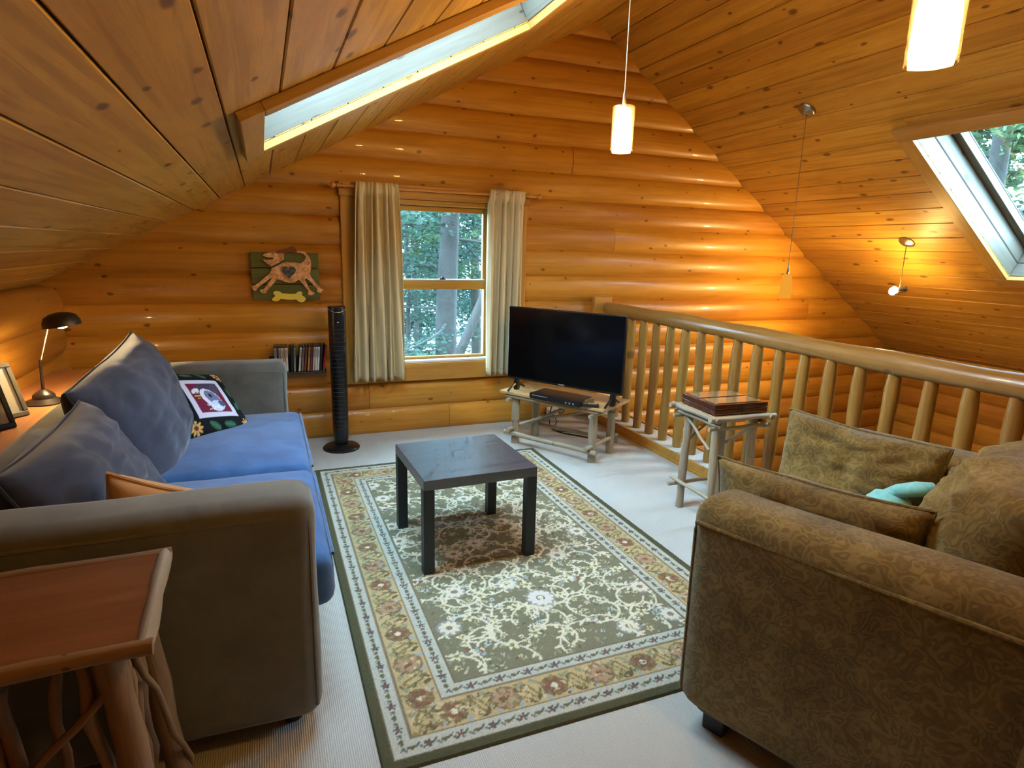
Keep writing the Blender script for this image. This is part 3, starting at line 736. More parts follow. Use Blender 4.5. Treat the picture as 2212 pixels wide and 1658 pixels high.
# ------------------------------------------------------------------ brown loveseat on the right
LO = Vector((.255, -1.385, 0)); LF = Vector((-.361, .9325, 0)); LRt = Vector((.9325, .361, 0))
LM = axes(LO, LRt, -LF, (0, 0, 1))          # local: x to the sofa's far arm, y = depth backwards, z up
def loveseat():
    t = empty('loveseat', LO, 0, 'brown paisley chenille loveseat turned towards the television', 'sofa'); t.matrix_world = LM
    Wd, D = 1.26, .97
    def part(nm, c, d, r, **k): return MB().add(*softbox(c, d, r, **k)).build(nm, M['brown'], t, True, 60)
    part('base', (Wd/2, D/2+.02, .19), (Wd-.06, D-.08, .26), .03)
    part('back', (Wd/2, D-.10, .42), (Wd, .20, .70), .06, seed=2)
    for xc, q in ((.11, 0), (Wd-.11, 1)):
        a = part('arm', (xc, D/2, .415), (.22, D, .70), .075, seed=4+q)
        xo = .004 if q == 0 else Wd-.004
        MB().tube([(xo, .03, .69), (xo, D-.03, .69)], .0075, 8).build('piping', M['brown'], a, True)
        MB().tube([(xo+.018*(1-2*q), .022, .12), (xo+.018*(1-2*q), .022, .66), (xo+.03*(1-2*q), .026, .70)], .0065, 8).build('piping', M['brown'], a, True)
    part('seat_cushion', (Wd/2, .36, .385), (Wd-.45, .72, .17), .05, bulge=.03, seed=8)
    for x in (.09, Wd-.09):
        for y in (.12, D-.07): MB().rbox((x, y, .03), (.07, .07, .062), .006).build('foot', M['foot'], t)
loveseat()
def lv(x, y, z): return LM @ Vector((x, y, z))
q = pillow('back_cushion', .84, .54, .40, axes(lv(.645, .655, .665), LRt, Vector((0, 0, 1))*.93-LF*.36, LF*.93+Vector((0, 0, .36))), M['brown'], seed=12, wr=.036, n=56, freq=6)
tag(q, 'plump brown paisley back cushion filling the loveseat', 'cushion', 'cushions on the loveseat')
q = pillow('throw_pillow', .60, .42, .21, axes(lv(.300, .235, .600), -LF-Vector((0, 0, .11)), Vector((0, 0, 1))*.97-LRt*.10, LRt), M['brown'], seed=15, wr=.026, pipe=M['brown'], n=40)
tag(q, 'brown paisley pillow leaning on the near arm of the loveseat', 'pillow', 'cushions on the loveseat')
q = pillow('throw_pillow', .58, .42, .20, axes(lv(.955, .140, .620), -LF+LRt*.08, Vector((0, 0, 1))*.95+LRt*.25, -LRt), M['brown'], seed=18, wr=.034, pipe=M['brown'], n=40)
tag(q, 'wrinkled brown paisley pillow against the far arm by the railing', 'pillow', 'cushions on the loveseat')
def plush():
    b = lv(.85, .300, .530); t = empty('plush_toy', b, 0, 'mint green plush toy with two long limbs between the pillows', 'toy'); t.rotation_euler = (0, 0, math.atan2(LRt.y, LRt.x))
    MB().lathe([(.001, .0), (.055, .012), (.078, .05), (.070, .09), (.045, .118), (.001, .128)], (0, 0, 0), 18).build('body', M['mint'], t, True, 180)
    MB().tube([(-.01, .02, .10), (-.015, -.03, .135), (-.01, -.08, .155), (0, -.125, .165), (.0, -.135, .166)], [.018, .024, .027, .024, .012], 12).build('ear', M['mint'], t, True, 180)
    MB().tube([(.03, .02, .09), (.065, .015, .125), (.10, .0, .16), (.125, -.005, .178), (.132, -.006, .183)], [.018, .023, .024, .021, .010], 12).build('ear', M['mint'], t, True, 180)
plush()

# ------------------------------------------------------------------ railing
def railing():
    t = empty('loft_railing', (1.90, 0, .06), 0, 'peeled log railing with round balusters along the loft edge', 'railing')
    pts = [(0, y, .915+.006*math.sin(y*2.1)) for y in np.linspace(1.90, YF+.2, 30)]
    MB().tube(pts, [.054+.004*math.sin(i*1.7) for i in range(30)], 18, wob=.03).build('handrail', M['rail'], t, True, 60, m=None)
    hr = t.children[0]
    # grain runs along local X: turn the handrail mesh
    me = hr.data; me.transform(Matrix.Rotation(-PI/2, 4, 'Z')); hr.rotation_euler = (0, 0, PI/2)
    protos = []
    for s in range(4):
        mb = MB(); n = 9
        mb.tube([(x, .004*math.sin(x*7+s), .003*math.cos(x*5+s*2)) for x in np.linspace(0, .885, n)], [.034*(1+.06*math.sin(i*1.3+s*2)) for i in range(n-1)]+[.028], 12, wob=.06, seed=s*5)
        protos.append(mb)
    objs = [None]*4; y = 1.685; k = 0
    while y > YF+.3:
        s = (k*7) % 4; m = axes((0, y, .0), (0, 0, 1), (math.sin(k*1.9), math.cos(k*1.9), 0), (math.cos(k*1.9), -math.sin(k*1.9), 0))
        m = axes((0, y, .0), (0, 0, 1), (math.sin(k*1.9), math.cos(k*1.9), 0), Vector((0, 0, 1)).cross(Vector((math.sin(k*1.9), math.cos(k*1.9), 0))))
        if objs[s] is None: objs[s] = protos[s].build('baluster', M['rail'], t, True, 60, m=m)
        else: share(objs[s], 'baluster', t, m)
        y -= .1755; k += 1
    MB().rbox((-.05, 1.925, .915), (.17, .06, .20), .006).build('wall_block', M['trim'], t)
railing()

# ------------------------------------------------------------------ television corner
TVR = math.radians(-58.5)
def tv_stand():
    t = empty('tv_stand', (1.157, 1.215, 0), TVR, 'low rustic stick-legged stand under the television', 'tv stand')
    MB().rbox((0, 0, .400), (.89, .40, .022), .004).build('top', M['stand_top'], t)
    def st(nm, a, b, r, seed=0, mat='stick'):
        a = Vector(a); b = Vector(b); L = (b-a).length; x = (b-a).normalized(); y = x.orthogonal().normalized(); z = x.cross(y)
        n = 7; mb = MB().tube([(L*i/(n-1), .002*math.sin(i*1.7+seed), .002*math.cos(i*1.3+seed)) for i in range(n)], [r*(1+.05*math.sin(i*2.1+seed)) for i in range(n)], 12, wob=.08, seed=seed)
        return mb.build(nm, M[mat], t, True, 60, m=axes(a, x, y, z))
    lx, ly = .335, .135
    for i, (sx, sy) in enumerate(((-1, -1), (1, -1), (1, 1), (-1, 1))): st('leg', (sx*lx, sy*ly, 0), (sx*lx, sy*ly, .389), .030, i)
    st('stretcher', (-lx-.07, -ly-.045, .085), (lx+.06, -ly-.045, .085), .017, 1); st('stretcher', (-lx-.05, ly+.045, .085), (lx+.05, ly+.045, .085), .015, 2)
    for s in (-1, 1): st('stretcher', (s*(lx+.005), -ly-.10, .118), (s*(lx+.005), ly+.09, .118), .016, 3+s)
    for s in (-1, 1): st('apron', (-lx-.06, s*(ly+.04), .372), (lx+.06, s*(ly+.04), .372), .013, 6+s)
    for s in (-1, 1): st('apron', (s*(lx+.02), -ly-.09, .35), (s*(lx+.02), ly+.06, .35), .013, 9+s)
    st('brace', (-lx, ly+.03, .12), (lx, ly+.03, .34), .012, 12); st('brace', (-lx, -ly+.03, .13), (lx*.2, ly, .33), .012, 13)
tv_stand()
def television():
    t = empty('television', (1.085, 1.122, .412), math.radians(-56.3), 'large black flat television on the rustic stand', 'television'); Wd, H, z0 = .947, .545, .085
    MB().rbox((0, .02, z0+H/2), (Wd, .03, H), .004).build('housing', M['black'], t)
    MB().rbox((0, .05, z0+.2), (.6, .045, .3), .015).build('rear_housing', M['black'], t)
    MB().box((0, .0045, z0+H/2+.004), (Wd-.012, .0015, H-.026)).build('screen', M['screen'], t)
    MB().rbox((0, .004, z0+.010), (.05, .003, .009), .001).build('maker_badge', M['silver'], t)
    for s in (-1, 1):
        MB().poly([(-.012, z0+.012), (.012, z0+.012), (.020, .03), (.016, .0), (-.016, .0), (-.020, .03)], .0, .03).tube([(0, -.10, .008), (0, -.02, .045), (0, .06, .035), (0, .12, .008)], [.008, .011, .011, .008], 8).build('foot', M['black'], t, True, 40, m=Matrix.Translation((s*.40, .01, 0)))
television()
p0 = empty('disc_player', (1.055, 1.045, .4125), math.radians(-59), 'slim black disc player below the television', 'player')
MB().rbox((0, 0, .022), (.42, .20, .042), .004).build('case', M['black'], p0); MB().rbox((-.12, -.101, .030), (.13, .003, .006), .001).build('disc_tray', M['silver'], p0)
for x in (.10, .13, .16): MB().lathe([(.006, 0), (.006, .004)], (0, 0, 0), 10, m=axes((x, -.1, .02), (1, 0, 0), (0, 0, 1), (0, -1, 0))).build('button', M['silver'], p0)
r0 = empty('remote_control', (1.165, .835, .4125), math.radians(-30), 'small black remote control at the stand edge', 'remote')
MB().rbox((0, 0, .011), (.13, .045, .020), .006).build('case', M['black'], r0); MB().rbox((.02, 0, .0215), (.06, .03, .002), .001).build('keypad', M['silver'], r0)
# cables and outlet behind the stand
ou = empty('wall_outlet', (1.43, 1.955, .075), 0, 'cream wall outlet on the lowest log behind the stand', 'outlet')
MB().rbox((0, 0, 0), (.115, .012, .072), .004).build('plate', M['white'], ou)
for s in (-1, 1): MB().rbox((s*.028, -.007, 0), (.034, .004, .028), .002).build('socket', plain('socket_grey', (.45, .43, .38), .4) if s < 0 else bpy.data.materials['socket_grey'], ou)
def cable(pts, label, r=.0045):
    n = 28; P = [Vector(p) for p in pts]; out = []
    for i in range(n+1):
        s = i/n*(len(P)-1); k = min(int(s), len(P)-2); u = s-k
        a, b, c, d = P[max(k-1, 0)], P[k], P[k+1], P[min(k+2, len(P)-1)]
        out.append(.5*((2*b)+(c-a)*u+(2*a-5*b+4*c-d)*u*u+(3*b-a-3*c+d)*u**3))
    tag(MB().tube(out, r, 6).build('power_cable', M['cable'], None, True), label, 'cable', 'cables behind the television')
cable([(1.455, 1.925, .072), (1.46, 1.80, .10), (1.42, 1.66, .25), (1.33, 1.46, .36), (1.27, 1.34, .384)], 'dark cable rising from the outlet to the television')
cable([(1.405, 1.925, .072), (1.40, 1.80, .03), (1.30, 1.62, .006), (1.42, 1.42, .006), (1.50, 1.32, .006), (1.36, 1.50, .006)], 'dark cable looping on the carpet under the stand')
cable([(1.22, 1.40, .384), (1.20, 1.52, .20), (1.26, 1.60, .03), (1.40, 1.54, .006), (1.53, 1.40, .006), (1.57, 1.46, .006)], 'dark cable hanging down from the stand top')

# ------------------------------------------------------------------ rustic side table by the railing with a game box
def stick(t, nm, a, b, r, seed=0, mat='stick', bend=.002, n=7):
    a = Vector(a); b = Vector(b); L = (b-a).length; x = (b-a).normalized(); y = x.orthogonal().normalized(); z = x.cross(y)
    mb = MB().tube([(L*i/(n-1), bend*math.sin(i*1.7+seed), bend*math.cos(i*1.3+seed)) for i in range(n)], [r*(1+.08*math.sin(i*2.1+seed)) for i in range(n)], 12, wob=.08, seed=seed)
    return mb.build(nm, M[mat], t, True, 60, m=axes(a, x, y, z))
def side_table():
    t = empty('side_table', (1.46, -.125, 0), math.radians(-1.4), 'tall narrow stick-legged side table standing by the railing', 'table')
    MB().rbox((0, 0, .612), (.33, .34, .02), .004).build('top', M['stand_top'], t)
    for s in (-1, 1):
        stick(t, 'edge_stick', (-.215, s*.175, .612), (.215, s*.175, .612), .014, s+2); stick(t, 'edge_stick', (s*.175, -.20, .610), (s*.175, .21, .610), .014, s+5)
    l = .12
    for i, (sx, sy) in enumerate(((-1, -1), (1, -1), (1, 1), (-1, 1))): stick(t, 'leg', (sx*(l+.01), sy*(l+.01), 0), (sx*l, sy*l, .603), .023, i)
    for s in (-1, 1):
        stick(t, 'stretcher', (-l-.08, s*(l+.035), .14), (l+.08, s*(l+.035), .14), .011, 8+s); stick(t, 'stretcher', (s*(l+.035), -l-.08, .165), (s*(l+.035), l+.08, .165), .011, 11+s)
        stick(t, 'apron', (-l-.08, s*(l+.034), .555), (l+.08, s*(l+.034), .555), .011, 14+s); stick(t, 'apron', (s*(l+.034), -l-.08, .575), (s*(l+.034), l+.08, .575), .011, 17+s)
    stick(t, 'brace', (-l-.02, l, .56), (-l-.02, -l+.02, .42), .008, 20); stick(t, 'brace', (l+.02, -l, .56), (l+.02, l-.02, .38), .008, 21); stick(t, 'brace', (l-.02, l+.02, .56), (-l+.02, l+.02, .40), .008, 22)
side_table()
gb = empty('game_box', (1.47, -.125, .627), math.radians(-3), 'flat dark wooden game box on the side table', 'box')
M['gamewood'] = wood('game_box_wood', (.10, .030, .018), (.05, .014, .009), (.03, .01, .008), rough=.16, grain=9, knots=.05, coat=.6, var=.05, plane='xy')
M['gameboard'] = wood('game_board', (.42, .27, .13), (.30, .18, .08), (.2, .1, .05), rough=.12, grain=9, knots=.05, coat=.9, var=.05, plane='xy')
MB().rbox((0, 0, .014), (.34, .30, .028), .003).build('lower_tray', M['gamewood'], gb); MB().rbox((0, 0, .043), (.34, .30, .026), .003).build('lid', M['gamewood'], gb)
for s in (-1, 1): MB().rbox((s*0, s*.068, .0575), (.29, .115, .004), .001).build('inlaid_panel', M['gameboard'], gb)
MB().rbox((0, -.152, .028), (.03, .006, .016), .002).build('clasp', M['bronze'], gb)

# ------------------------------------------------------------------ tower fan
fn = empty('tower_fan', (-.402, 1.69, 0), 0, 'slim black tower fan standing beside the curtain', 'fan')
MB().lathe([(.13, 0), (.132, .010), (.120, .022), (.060, .030), (.050, .034)], (0, 0, 0), 40).build('base', M['black'], fn, True, 50)
MB().lathe([(.046, .03), (.050, .06), (.055, .10), (.058, .5), (.061, 1.0), (.060, 1.03)], (0, 0, 0), 28).build('column', M['black'], fn, True, 50)
MB().lathe([(.060, 1.028), (.061, 1.036), (.050, 1.036), (.046, 1.018), (.001, 1.014)], (0, 0, 0), 28).build('control_panel', M['blackmatte'], fn, True, 50)
arc = [(.0605*math.cos(a), .0605*math.sin(a), 1.02-.022*math.sin(-a)**2) for a in np.linspace(-PI+.15, -.15, 14)]
MB().tube(arc, .0022, 6).build('silver_rim', M['silver'], fn, True)
g = MB()
for i in range(26): g.tube([(.0595*math.cos(a), .0595*math.sin(a), .16+i*.030) for a in np.linspace(-PI*.8, -PI*.2, 9)], .0022, 5)
g.build('grille', M['blackmatte'], fn, True)['kind'] = 'stuff'
MB().rbox((0, -.062, .93), (.014, .002, .006), .0008).build('badge', M['silver'], fn)

# ------------------------------------------------------------------ curtains on a wooden rod
rd = empty('curtain_rod', (.41, 1.865, 1.862), 0, 'turned wooden curtain rod with knob finials above the window', 'curtain rod')
MB().tube([(-.76, 0, 0), (.76, 0, 0)], .011, 12).build('rod', M['rod'], rd, True)
for s in (-1, 1):
    MB().lathe([(.010, 0), (.015, .005), (.010, .014), (.020, .030), (.022, .038), (.014, .050), (.001, .054)], (0, 0, 0), 16, m=axes((s*.755, 0, 0), (0, 1, 0), (0, 0, s), (s, 0, 0))).build('finial', M['rod'], rd, True)
    MB().rbox((s*.715, .035, .002), (.022, .085, .03), .004).build('bracket', M['rod'], rd)
def curtain(x0t, x1t, x0b, x1b, folds, seed, label, gap=0):
    nx, nz = folds*12, 44; z0, z1 = 1.895, .455; v = []
    for j in range(nz+1):
        t = j/nz; z = z0+(z1-z0)*t
        for i in range(nx+1):
            u = i/nx; ph = u*folds*2*PI+.5*math.sin(seed+u*5); a = (.026+.020*t)*(1 if t > .05 else .5)
            x = (x0t+(x1t-x0t)*u)*(1-t**.6)+(x0b+(x1b-x0b)*u)*t**.6+.010*math.sin(ph*.5+t*2+seed)
            y = -a*math.sin(ph+.6*math.sin(t*3+seed))-.008*math.sin(ph*2.3+t*4)
            if t < .06: y = y*.55-.015
            v.append((x, y, z))
    f = [(j*(nx+1)+i, j*(nx+1)+i+1, (j+1)*(nx+1)+i+1, (j+1)*(nx+1)+i) for j in range(nz) for i in range(nx)]
    c = Vector(((x0b+x1b)/2, 1.862, z1)); t = empty('curtain', c, 0, label, 'curtain', 'curtains at the gable window')
    o = MB().add([(p[0]-c.x, p[1], p[2]-c.z) for p in v], f).build('panel', M['curtain'], t, True, 180)
    sm = o.modifiers.new('thickness', 'SOLIDIFY'); sm.thickness = .003
    hm = [(p[0]-c.x, p[1]-.003, .055) for p in v[-(nx+1):]]
    MB().tube([((a[0]), a[1], a[2]) for a in hm], .0022, 5).build('hem', M['curtain'], o, True)
curtain(-.235, .065, -.275, .115, 6, 1.3, 'wide olive beige curtain on the fan side of the window')
curtain(.785, 1.065, .775, 1.055, 5, 4.1, 'narrow olive beige curtain behind the television')

# ------------------------------------------------------------------ folk-art dog on green boards
def dog_art():
    def P(x, y): return (-.94+(x-115)*.000577, 1.395-(y-120)*.00058)
    t = empty('wall_art', (-.715, 1.975, 1.225), 0, 'folk-art running dog with blue heart on green boards', 'wall art'); o = Vector(t.location)
    def poly(nm, pts, y0, y1, mat, par=t):
        return MB().poly([(P(*q)[0]-o.x, P(*q)[1]-o.z) for q in pts], y0, y1).build(nm, mat, par)
    g = wood('green_painted_board', (.135, .145, .030), (.085, .092, .018), (.05, .05, .015), rough=.5, grain=8, knots=.1, var=.3)
    for i, (ya, yb) in enumerate(((122, 302), (316, 496), (510, 690))):
        a, b = P(112+i*4, ya), P(896, yb+3); MB().rbox(((a[0]+b[0])/2-o.x, -.030, (a[1]+b[1])/2-o.z), (b[0]-a[0], .018, a[1]-b[1]), .003).build('board', g, t)
    tt = NT('speckled_tan_paint'); nn = tt.noise(tt.coord('Object'), 28, 4, .7); tm = tt.fin(tt.ramp(nn, [(.35, srgb(176, 116, 70)), (.55, srgb(226, 172, 124)), (.7, srgb(240, 210, 178))]), .55)
    body = [(345, 300), (420, 262), (500, 240), (600, 240), (690, 250), (730, 215), (745, 175), (725, 138), (690, 124), (650, 126), (646, 105), (690, 100), (740, 115), (785, 165), (805, 230), (800, 310), (785, 385), (810, 430), (905, 550), (937, 570), (925, 585), (910, 605), (880, 605), (860, 590), (868, 565), (770, 450), (740, 428), (722, 445), (775, 565), (800, 590), (834, 610), (815, 632), (775, 638), (750, 628), (758, 590), (690, 490), (652, 445), (600, 478), (540, 486), (480, 468), (430, 448), (405, 442), (290, 570), (270, 590), (264, 612), (225, 612), (195, 580), (215, 565), (245, 560), (345, 432), (330, 428), (215, 515), (165, 562), (155, 584), (122, 572), (105, 528), (140, 520), (200, 480), (318, 375), (345, 335)]
    b = poly('dog_body', body, -.052, -.040, tm)
    head = [(345, 292), (300, 262), (252, 215), (330, 215), (375, 200), (365, 186), (300, 182), (252, 166), (272, 142), (330, 126), (400, 122), (490, 122), (492, 205), (420, 252)]
    poly('dog_head', head, -.054, -.040, tm)
    poly('dog_ear', [(395, 130), (440, 95), (520, 75), (600, 48), (642, 85), (642, 132), (600, 135), (560, 112), (500, 135)], -.060, -.054, plain('rust_paint', srgb(112, 52, 22), .6))
    poly('dog_collar', [(345, 292), (420, 252), (492, 205), (500, 228), (430, 272), (352, 312)], -.056, -.053, plain('dark_green_paint', srgb(66, 64, 24), .6))
    poly('dog_eye', [(380, 142), (398, 138), (420, 150), (425, 168), (405, 165), (385, 158)], -.056, -.0535, plain('white_paint', srgb(220, 205, 180), .5))
    hp = []
    for q in range(36):
        a = 2*PI*q/36; hx = 16*math.sin(a)**3; hy = 13*math.cos(a)-5*math.cos(2*a)-2*math.cos(3*a)-math.cos(4*a); hp.append((540+hx*5.2, 350-hy*5.3))
    hn = NT('mottled_blue_glaze'); n2 = hn.noise(hn.coord('Object'), 60, 4, .7); poly('heart', hp, -.060, -.052, hn.fin(hn.ramp(n2, [(.35, srgb(26, 34, 42)), (.5, srgb(52, 72, 86)), (.65, srgb(110, 120, 120))]), .3))
    bone = [(350, 600), (380, 582), (420, 588), (450, 612), (560, 622), (610, 618), (635, 592), (665, 588), (686, 606), (680, 640), (715, 660), (724, 688), (700, 718), (668, 724), (635, 712), (610, 690), (520, 690), (430, 680), (400, 705), (365, 710), (335, 700), (330, 678), (362, 655), (368, 635), (348, 620)]
    poly('bone', bone, -.054, -.040, plain('yellow_paint', srgb(224, 206, 84), .55))
    MB().rbox((0, -.011, 0), (.3, .02, .04), .003).build('hanging_cleat', M['trim'], t)
dog_art()

# ------------------------------------------------------------------ wall rack of discs
def disc_rack():
    sx0, sx1, sz, sy = -.860, -.470, .553, 1.90
    t = empty('disc_rack', ((sx0+sx1)/2, 1.965, sz), 0, 'small dark wall rack holding disc cases beside the fan', 'shelf'); o = Vector(t.location)
    MB().rbox((0, sy-o.y, -.006), (sx1-sx0, .145, .012), .003).build('shelf', M['darkcase'], t)
    MB().rbox((sx0-o.x+.006, sy-o.y, .022), (.010, .145, .055), .002).build('end_stop', M['darkcase'], t)
    MB().rbox((0, 1.978-o.y, .05), (sx1-sx0, .012, .10), .003).build('back_rail', M['darkcase'], t)
    S = srgb
    cases = [(-.800, 0, (150, 158, 172), 'pale blue spined disc case at the sofa end of the rack'), (-.785, 0, (70, 72, 84), 'charcoal disc case second from the sofa end'), (-.770, 0, (176, 168, 156), 'light grey disc case third from the sofa end'), (-.755, 0, (196, 188, 176), 'cream disc case fourth from the sofa end'), (-.740, 0, (178, 146, 132), 'dusty pink disc case fifth from the sofa end'), (-.725, 0, (206, 200, 190), 'white disc case last of the upright left group'),
             (-.694, .03, (28, 26, 28), 'black disc case standing alone in the rack gap'), (-.676, .03, (120, 122, 124), 'grey disc case beside the lone black one'),
             (-.645, .10, (206, 200, 192), 'white disc case leaning towards the fan'), (-.626, .10, (116, 104, 100), 'taupe disc case leaning against the white one'), (-.607, .10, (118, 56, 36), 'rust brown disc case leaning in the rack'),
             (-.584, .09, (176, 128, 66), 'gold spined disc case beside the rust brown one'), (-.566, .08, (110, 44, 48), 'maroon disc case in the rack'), (-.549, .08, (188, 170, 160), 'beige disc case right of the maroon one'), (-.533, .08, (214, 208, 196), 'bright cream disc case among the fan-side cases'), (-.517, .08, (222, 216, 204), 'ivory disc case third from the fan end'), (-.500, .09, (34, 26, 24), 'near-black disc case second from the fan end'), (-.478, .12, (196, 34, 36), 'bright red disc case at the fan end of the rack')]
    for x, a, c, lab in cases:
        m = Matrix.Translation((x-.016, sy-.005, sz+.001)) @ Matrix.Rotation(a, 4, 'Y')
        b = empty('disc_case', (0, 0, 0), 0, lab, 'disc case', 'disc cases in the wall rack'); b.matrix_world = m
        MB().rbox((.0, 0, .095), (.0135, .132, .188), .0015, 1).build('case', M['darkcase'], b)
        mt = plain('spine_%d_%d_%d' % c, S(*c), .35)
        MB().box((0, -.0665, .093), (.0125, .0012, .172), None).build('spine_paper', mt, b)
        if sum(c) > 200: MB().box((0, -.0674, .135), (.007, .0008, .06), None).build('spine_print', plain('ink_%d_%d_%d' % c, tuple(q*.35 for q in S(*c)), .4), b)
disc_rack()

# ------------------------------------------------------------------ wall ledge behind the sofa: lamp and photographs
sh = MB().rbox((-1.945, -.15, .655), (.33, 3.6, .03), .005).build('top', M['shelf_board'])
sh.data.transform(Matrix.Translation((1.945, .15, -.655))); sh.data.transform(Matrix.Rotation(-PI/2, 4, 'Z'))
lt = empty('wall_ledge', (-1.945, -.15, 0), 0, 'long reddish wooden ledge between the blue sofa and the log wall', 'shelf')
sh.parent = lt; sh.location = (0, 0, .655); sh.rotation_euler = (0, 0, PI/2)
for y in (-1.5, 0, 1.5): MB().rbox((0, y, .32), (.28, .04, .638), .004).build('support', M['trim'], lt)
def desk_lamp():
    t = empty('desk_lamp', (-1.885, .77, .671), 0, 'small bronze desk lamp with lit dome shade on the ledge', 'lamp')
    MB().lathe([(.088, 0), (.090, .006), (.060, .018), (.048, .024), (.046, .040), (.036, .050), (.018, .062), (.012, .066)], (0, 0, 0), 32).build('base', M['bronze'], t, True, 50)
    MB().tube([(0, 0, .06), (.002, 0, .14), (.005, 0, .21)], .007, 8).build('lower_stem', M['bronze'], t, True)
    MB().tube([(.005, 0, .20), (.035, -.004, .30), (.068, -.01, .405)], .0032, 8).build('upper_stem', M['cordlight'], t, True)
    c = Vector((.115, -.02, .385)); rot = Matrix.Translation(c) @ Matrix.Rotation(math.radians(-8), 4, 'Y')
    MB().lathe([(.080, -.012), (.078, .010), (.066, .034), (.042, .048), (.012, .054), (.001, .054)], (0, 0, 0), 28, m=rot).build('shade', M['bronze'], t, True, 60)
    sh_ = t.children[-1]; so = sh_.modifiers.new('thickness', 'SOLIDIFY'); so.thickness = .002
    MB().lathe([(.001, -.024), (.016, -.021), (.024, -.008), (.020, .012), (.010, .034), (.001, .036)], (0, 0, 0), 16, m=rot).build('bulb', M['bulbglow2'], t, True, 180)
    MB().rbox((.07, -.01, .41), (.03, .02, .02), .004).build('joint', M['bronze'], t)
M['bulbglow2'] = emit('desk_bulb_glow', (1.0, .72, .36), 1300)
desk_lamp()
def photo_frame(c, rz, tilt, wd, ht, border, fm, label, fn):
    t = empty('photo_frame', c, rz, label, 'photo frame', 'framed photographs on the ledge')
    m = Matrix.Rotation(tilt, 4, 'X')
    for (x, z, sx, sz) in ((0, border/2, wd, border), (0, ht-border/2, wd, border), (-wd/2+border/2, ht/2, border, ht-2*border), (wd/2-border/2, ht/2, border, ht-2*border)):
        MB().rbox((x, 0, z), (sx, .018, sz), .003, 1, m=m).build('moulding', fm, t)
    n = 24; v = []; f = []; cols = []
    for j in range(n+1):
        for i in range(n+1):
            u, w_ = i/n, j/n; v.append(m @ Vector((-wd/2+border+(wd-2*border)*u, -.003, border+(ht-2*border)*w_))); cols.append(fn(u, w_))
    f = [(j*(n+1)+i, j*(n+1)+i+1, (j+1)*(n+1)+i+1, (j+1)*(n+1)+i) for j in range(n) for i in range(n)]
    p = MB().add(v, f).build('photograph', M['photo'], t); set_colors(p, np.array(cols)); s = p.modifiers.new('thickness', 'SOLIDIFY'); s.thickness = .002; s.offset = 0
    MB().box((0, .006, ht/2), (wd-.01, .004, ht-.01), m).build('backing', M['blackmatte'], t)
    MB().tube([(0, .13, .004), (0, .066, ht*.6)], .005, 8).build('easel_leg', M['blackmatte'], t)
def ph1(u, v):
    g = .55-.35*v+.25*noise.noise(Vector((u*5, v*5, 1)))
    if v > .62: g = .62
    if abs(u-.45-.1*math.sin(v*9)) < .20 and .25 < v < .62: g = .36+.15*noise.noise(Vector((u*14, v*14, 4)))
    return srgb(200*g+60, 190*g+56, 168*g+50)
def ph2(u, v):
    if .38 < u+.15*(v-.5) < .60 and .2 < v < .8 and noise.noise(Vector((u*9, v*6, 2))) > -.22: return srgb(96, 84, 84)
    return srgb(226, 222, 206)
photo_frame((-1.925, .27, .671), math.radians(48), math.radians(-22), .17, .23, .022, M['blackmatte'], 'black framed sepia photograph at the front of the ledge', ph1)
photo_frame((-1.945, .46, .671), math.radians(50), math.radians(-22), .20, .25, .022, plain('pewter_frame', srgb(128, 124, 110), .4, metal=.3), 'pewter framed pale photograph next to the lamp', ph2)

# ------------------------------------------------------------------ twig table in the near corner
def twig_table():
    t = empty('twig_table', (-1.40, -1.31, 0), math.radians(2), 'reddish twig table with splayed stick legs in the near corner', 'table'); H = .685
    MB().rbox((0, 0, H-.012), (.52, .38, .02), .003).build('top', M['old_board'], t)
    for s in (-1, 1):
        stick(t, 'edge_strip', (-.285, s*.20, H-.012), (.285, s*.20, H-.012), .017, s+1, 'twig', .001); stick(t, 'edge_strip', (s*.27, -.20, H-.010), (s*.27, .20, H-.010), .017, s+4, 'stick', .001)
    for i, (sx, sy) in enumerate(((-1, -1), (1, -1), (1, 1), (-1, 1))): stick(t, 'leg', (sx*.255, sy*.19, 0), (sx*.20, sy*.145, H-.03), .030, i, 'twig', .006)
    k = 0
    for i in range(7):
        x = -.20+i*.058; k += 1
        stick(t, 'twig', (x*1.25+.03*math.sin(k*2), -.165+.02*math.cos(k), .03), (x+.02*math.cos(k*3), -.13, H-.03), .010+.003*(k % 3), k, 'twig', .012, 9)
    for i in range(4):
        y = -.10+i*.066; k += 1
        stick(t, 'twig', (.225+.02*math.sin(k), y*1.2, .02), (.195, y, H-.03), .010+.003*(k % 3), k, 'twig', .014, 9)
    stick(t, 'twig', (.29, .20, .0), (.215, -.06, H-.05), .008, 31, 'twig', .010, 9); stick(t, 'twig', (-.25, -.19, .10), (.2, -.16, H-.10), .009, 32, 'twig', .010, 9); stick(t, 'twig', (.25, -.19, .08), (-.15, -.16, H-.06), .009, 33, 'twig', .010, 9)
twig_table()

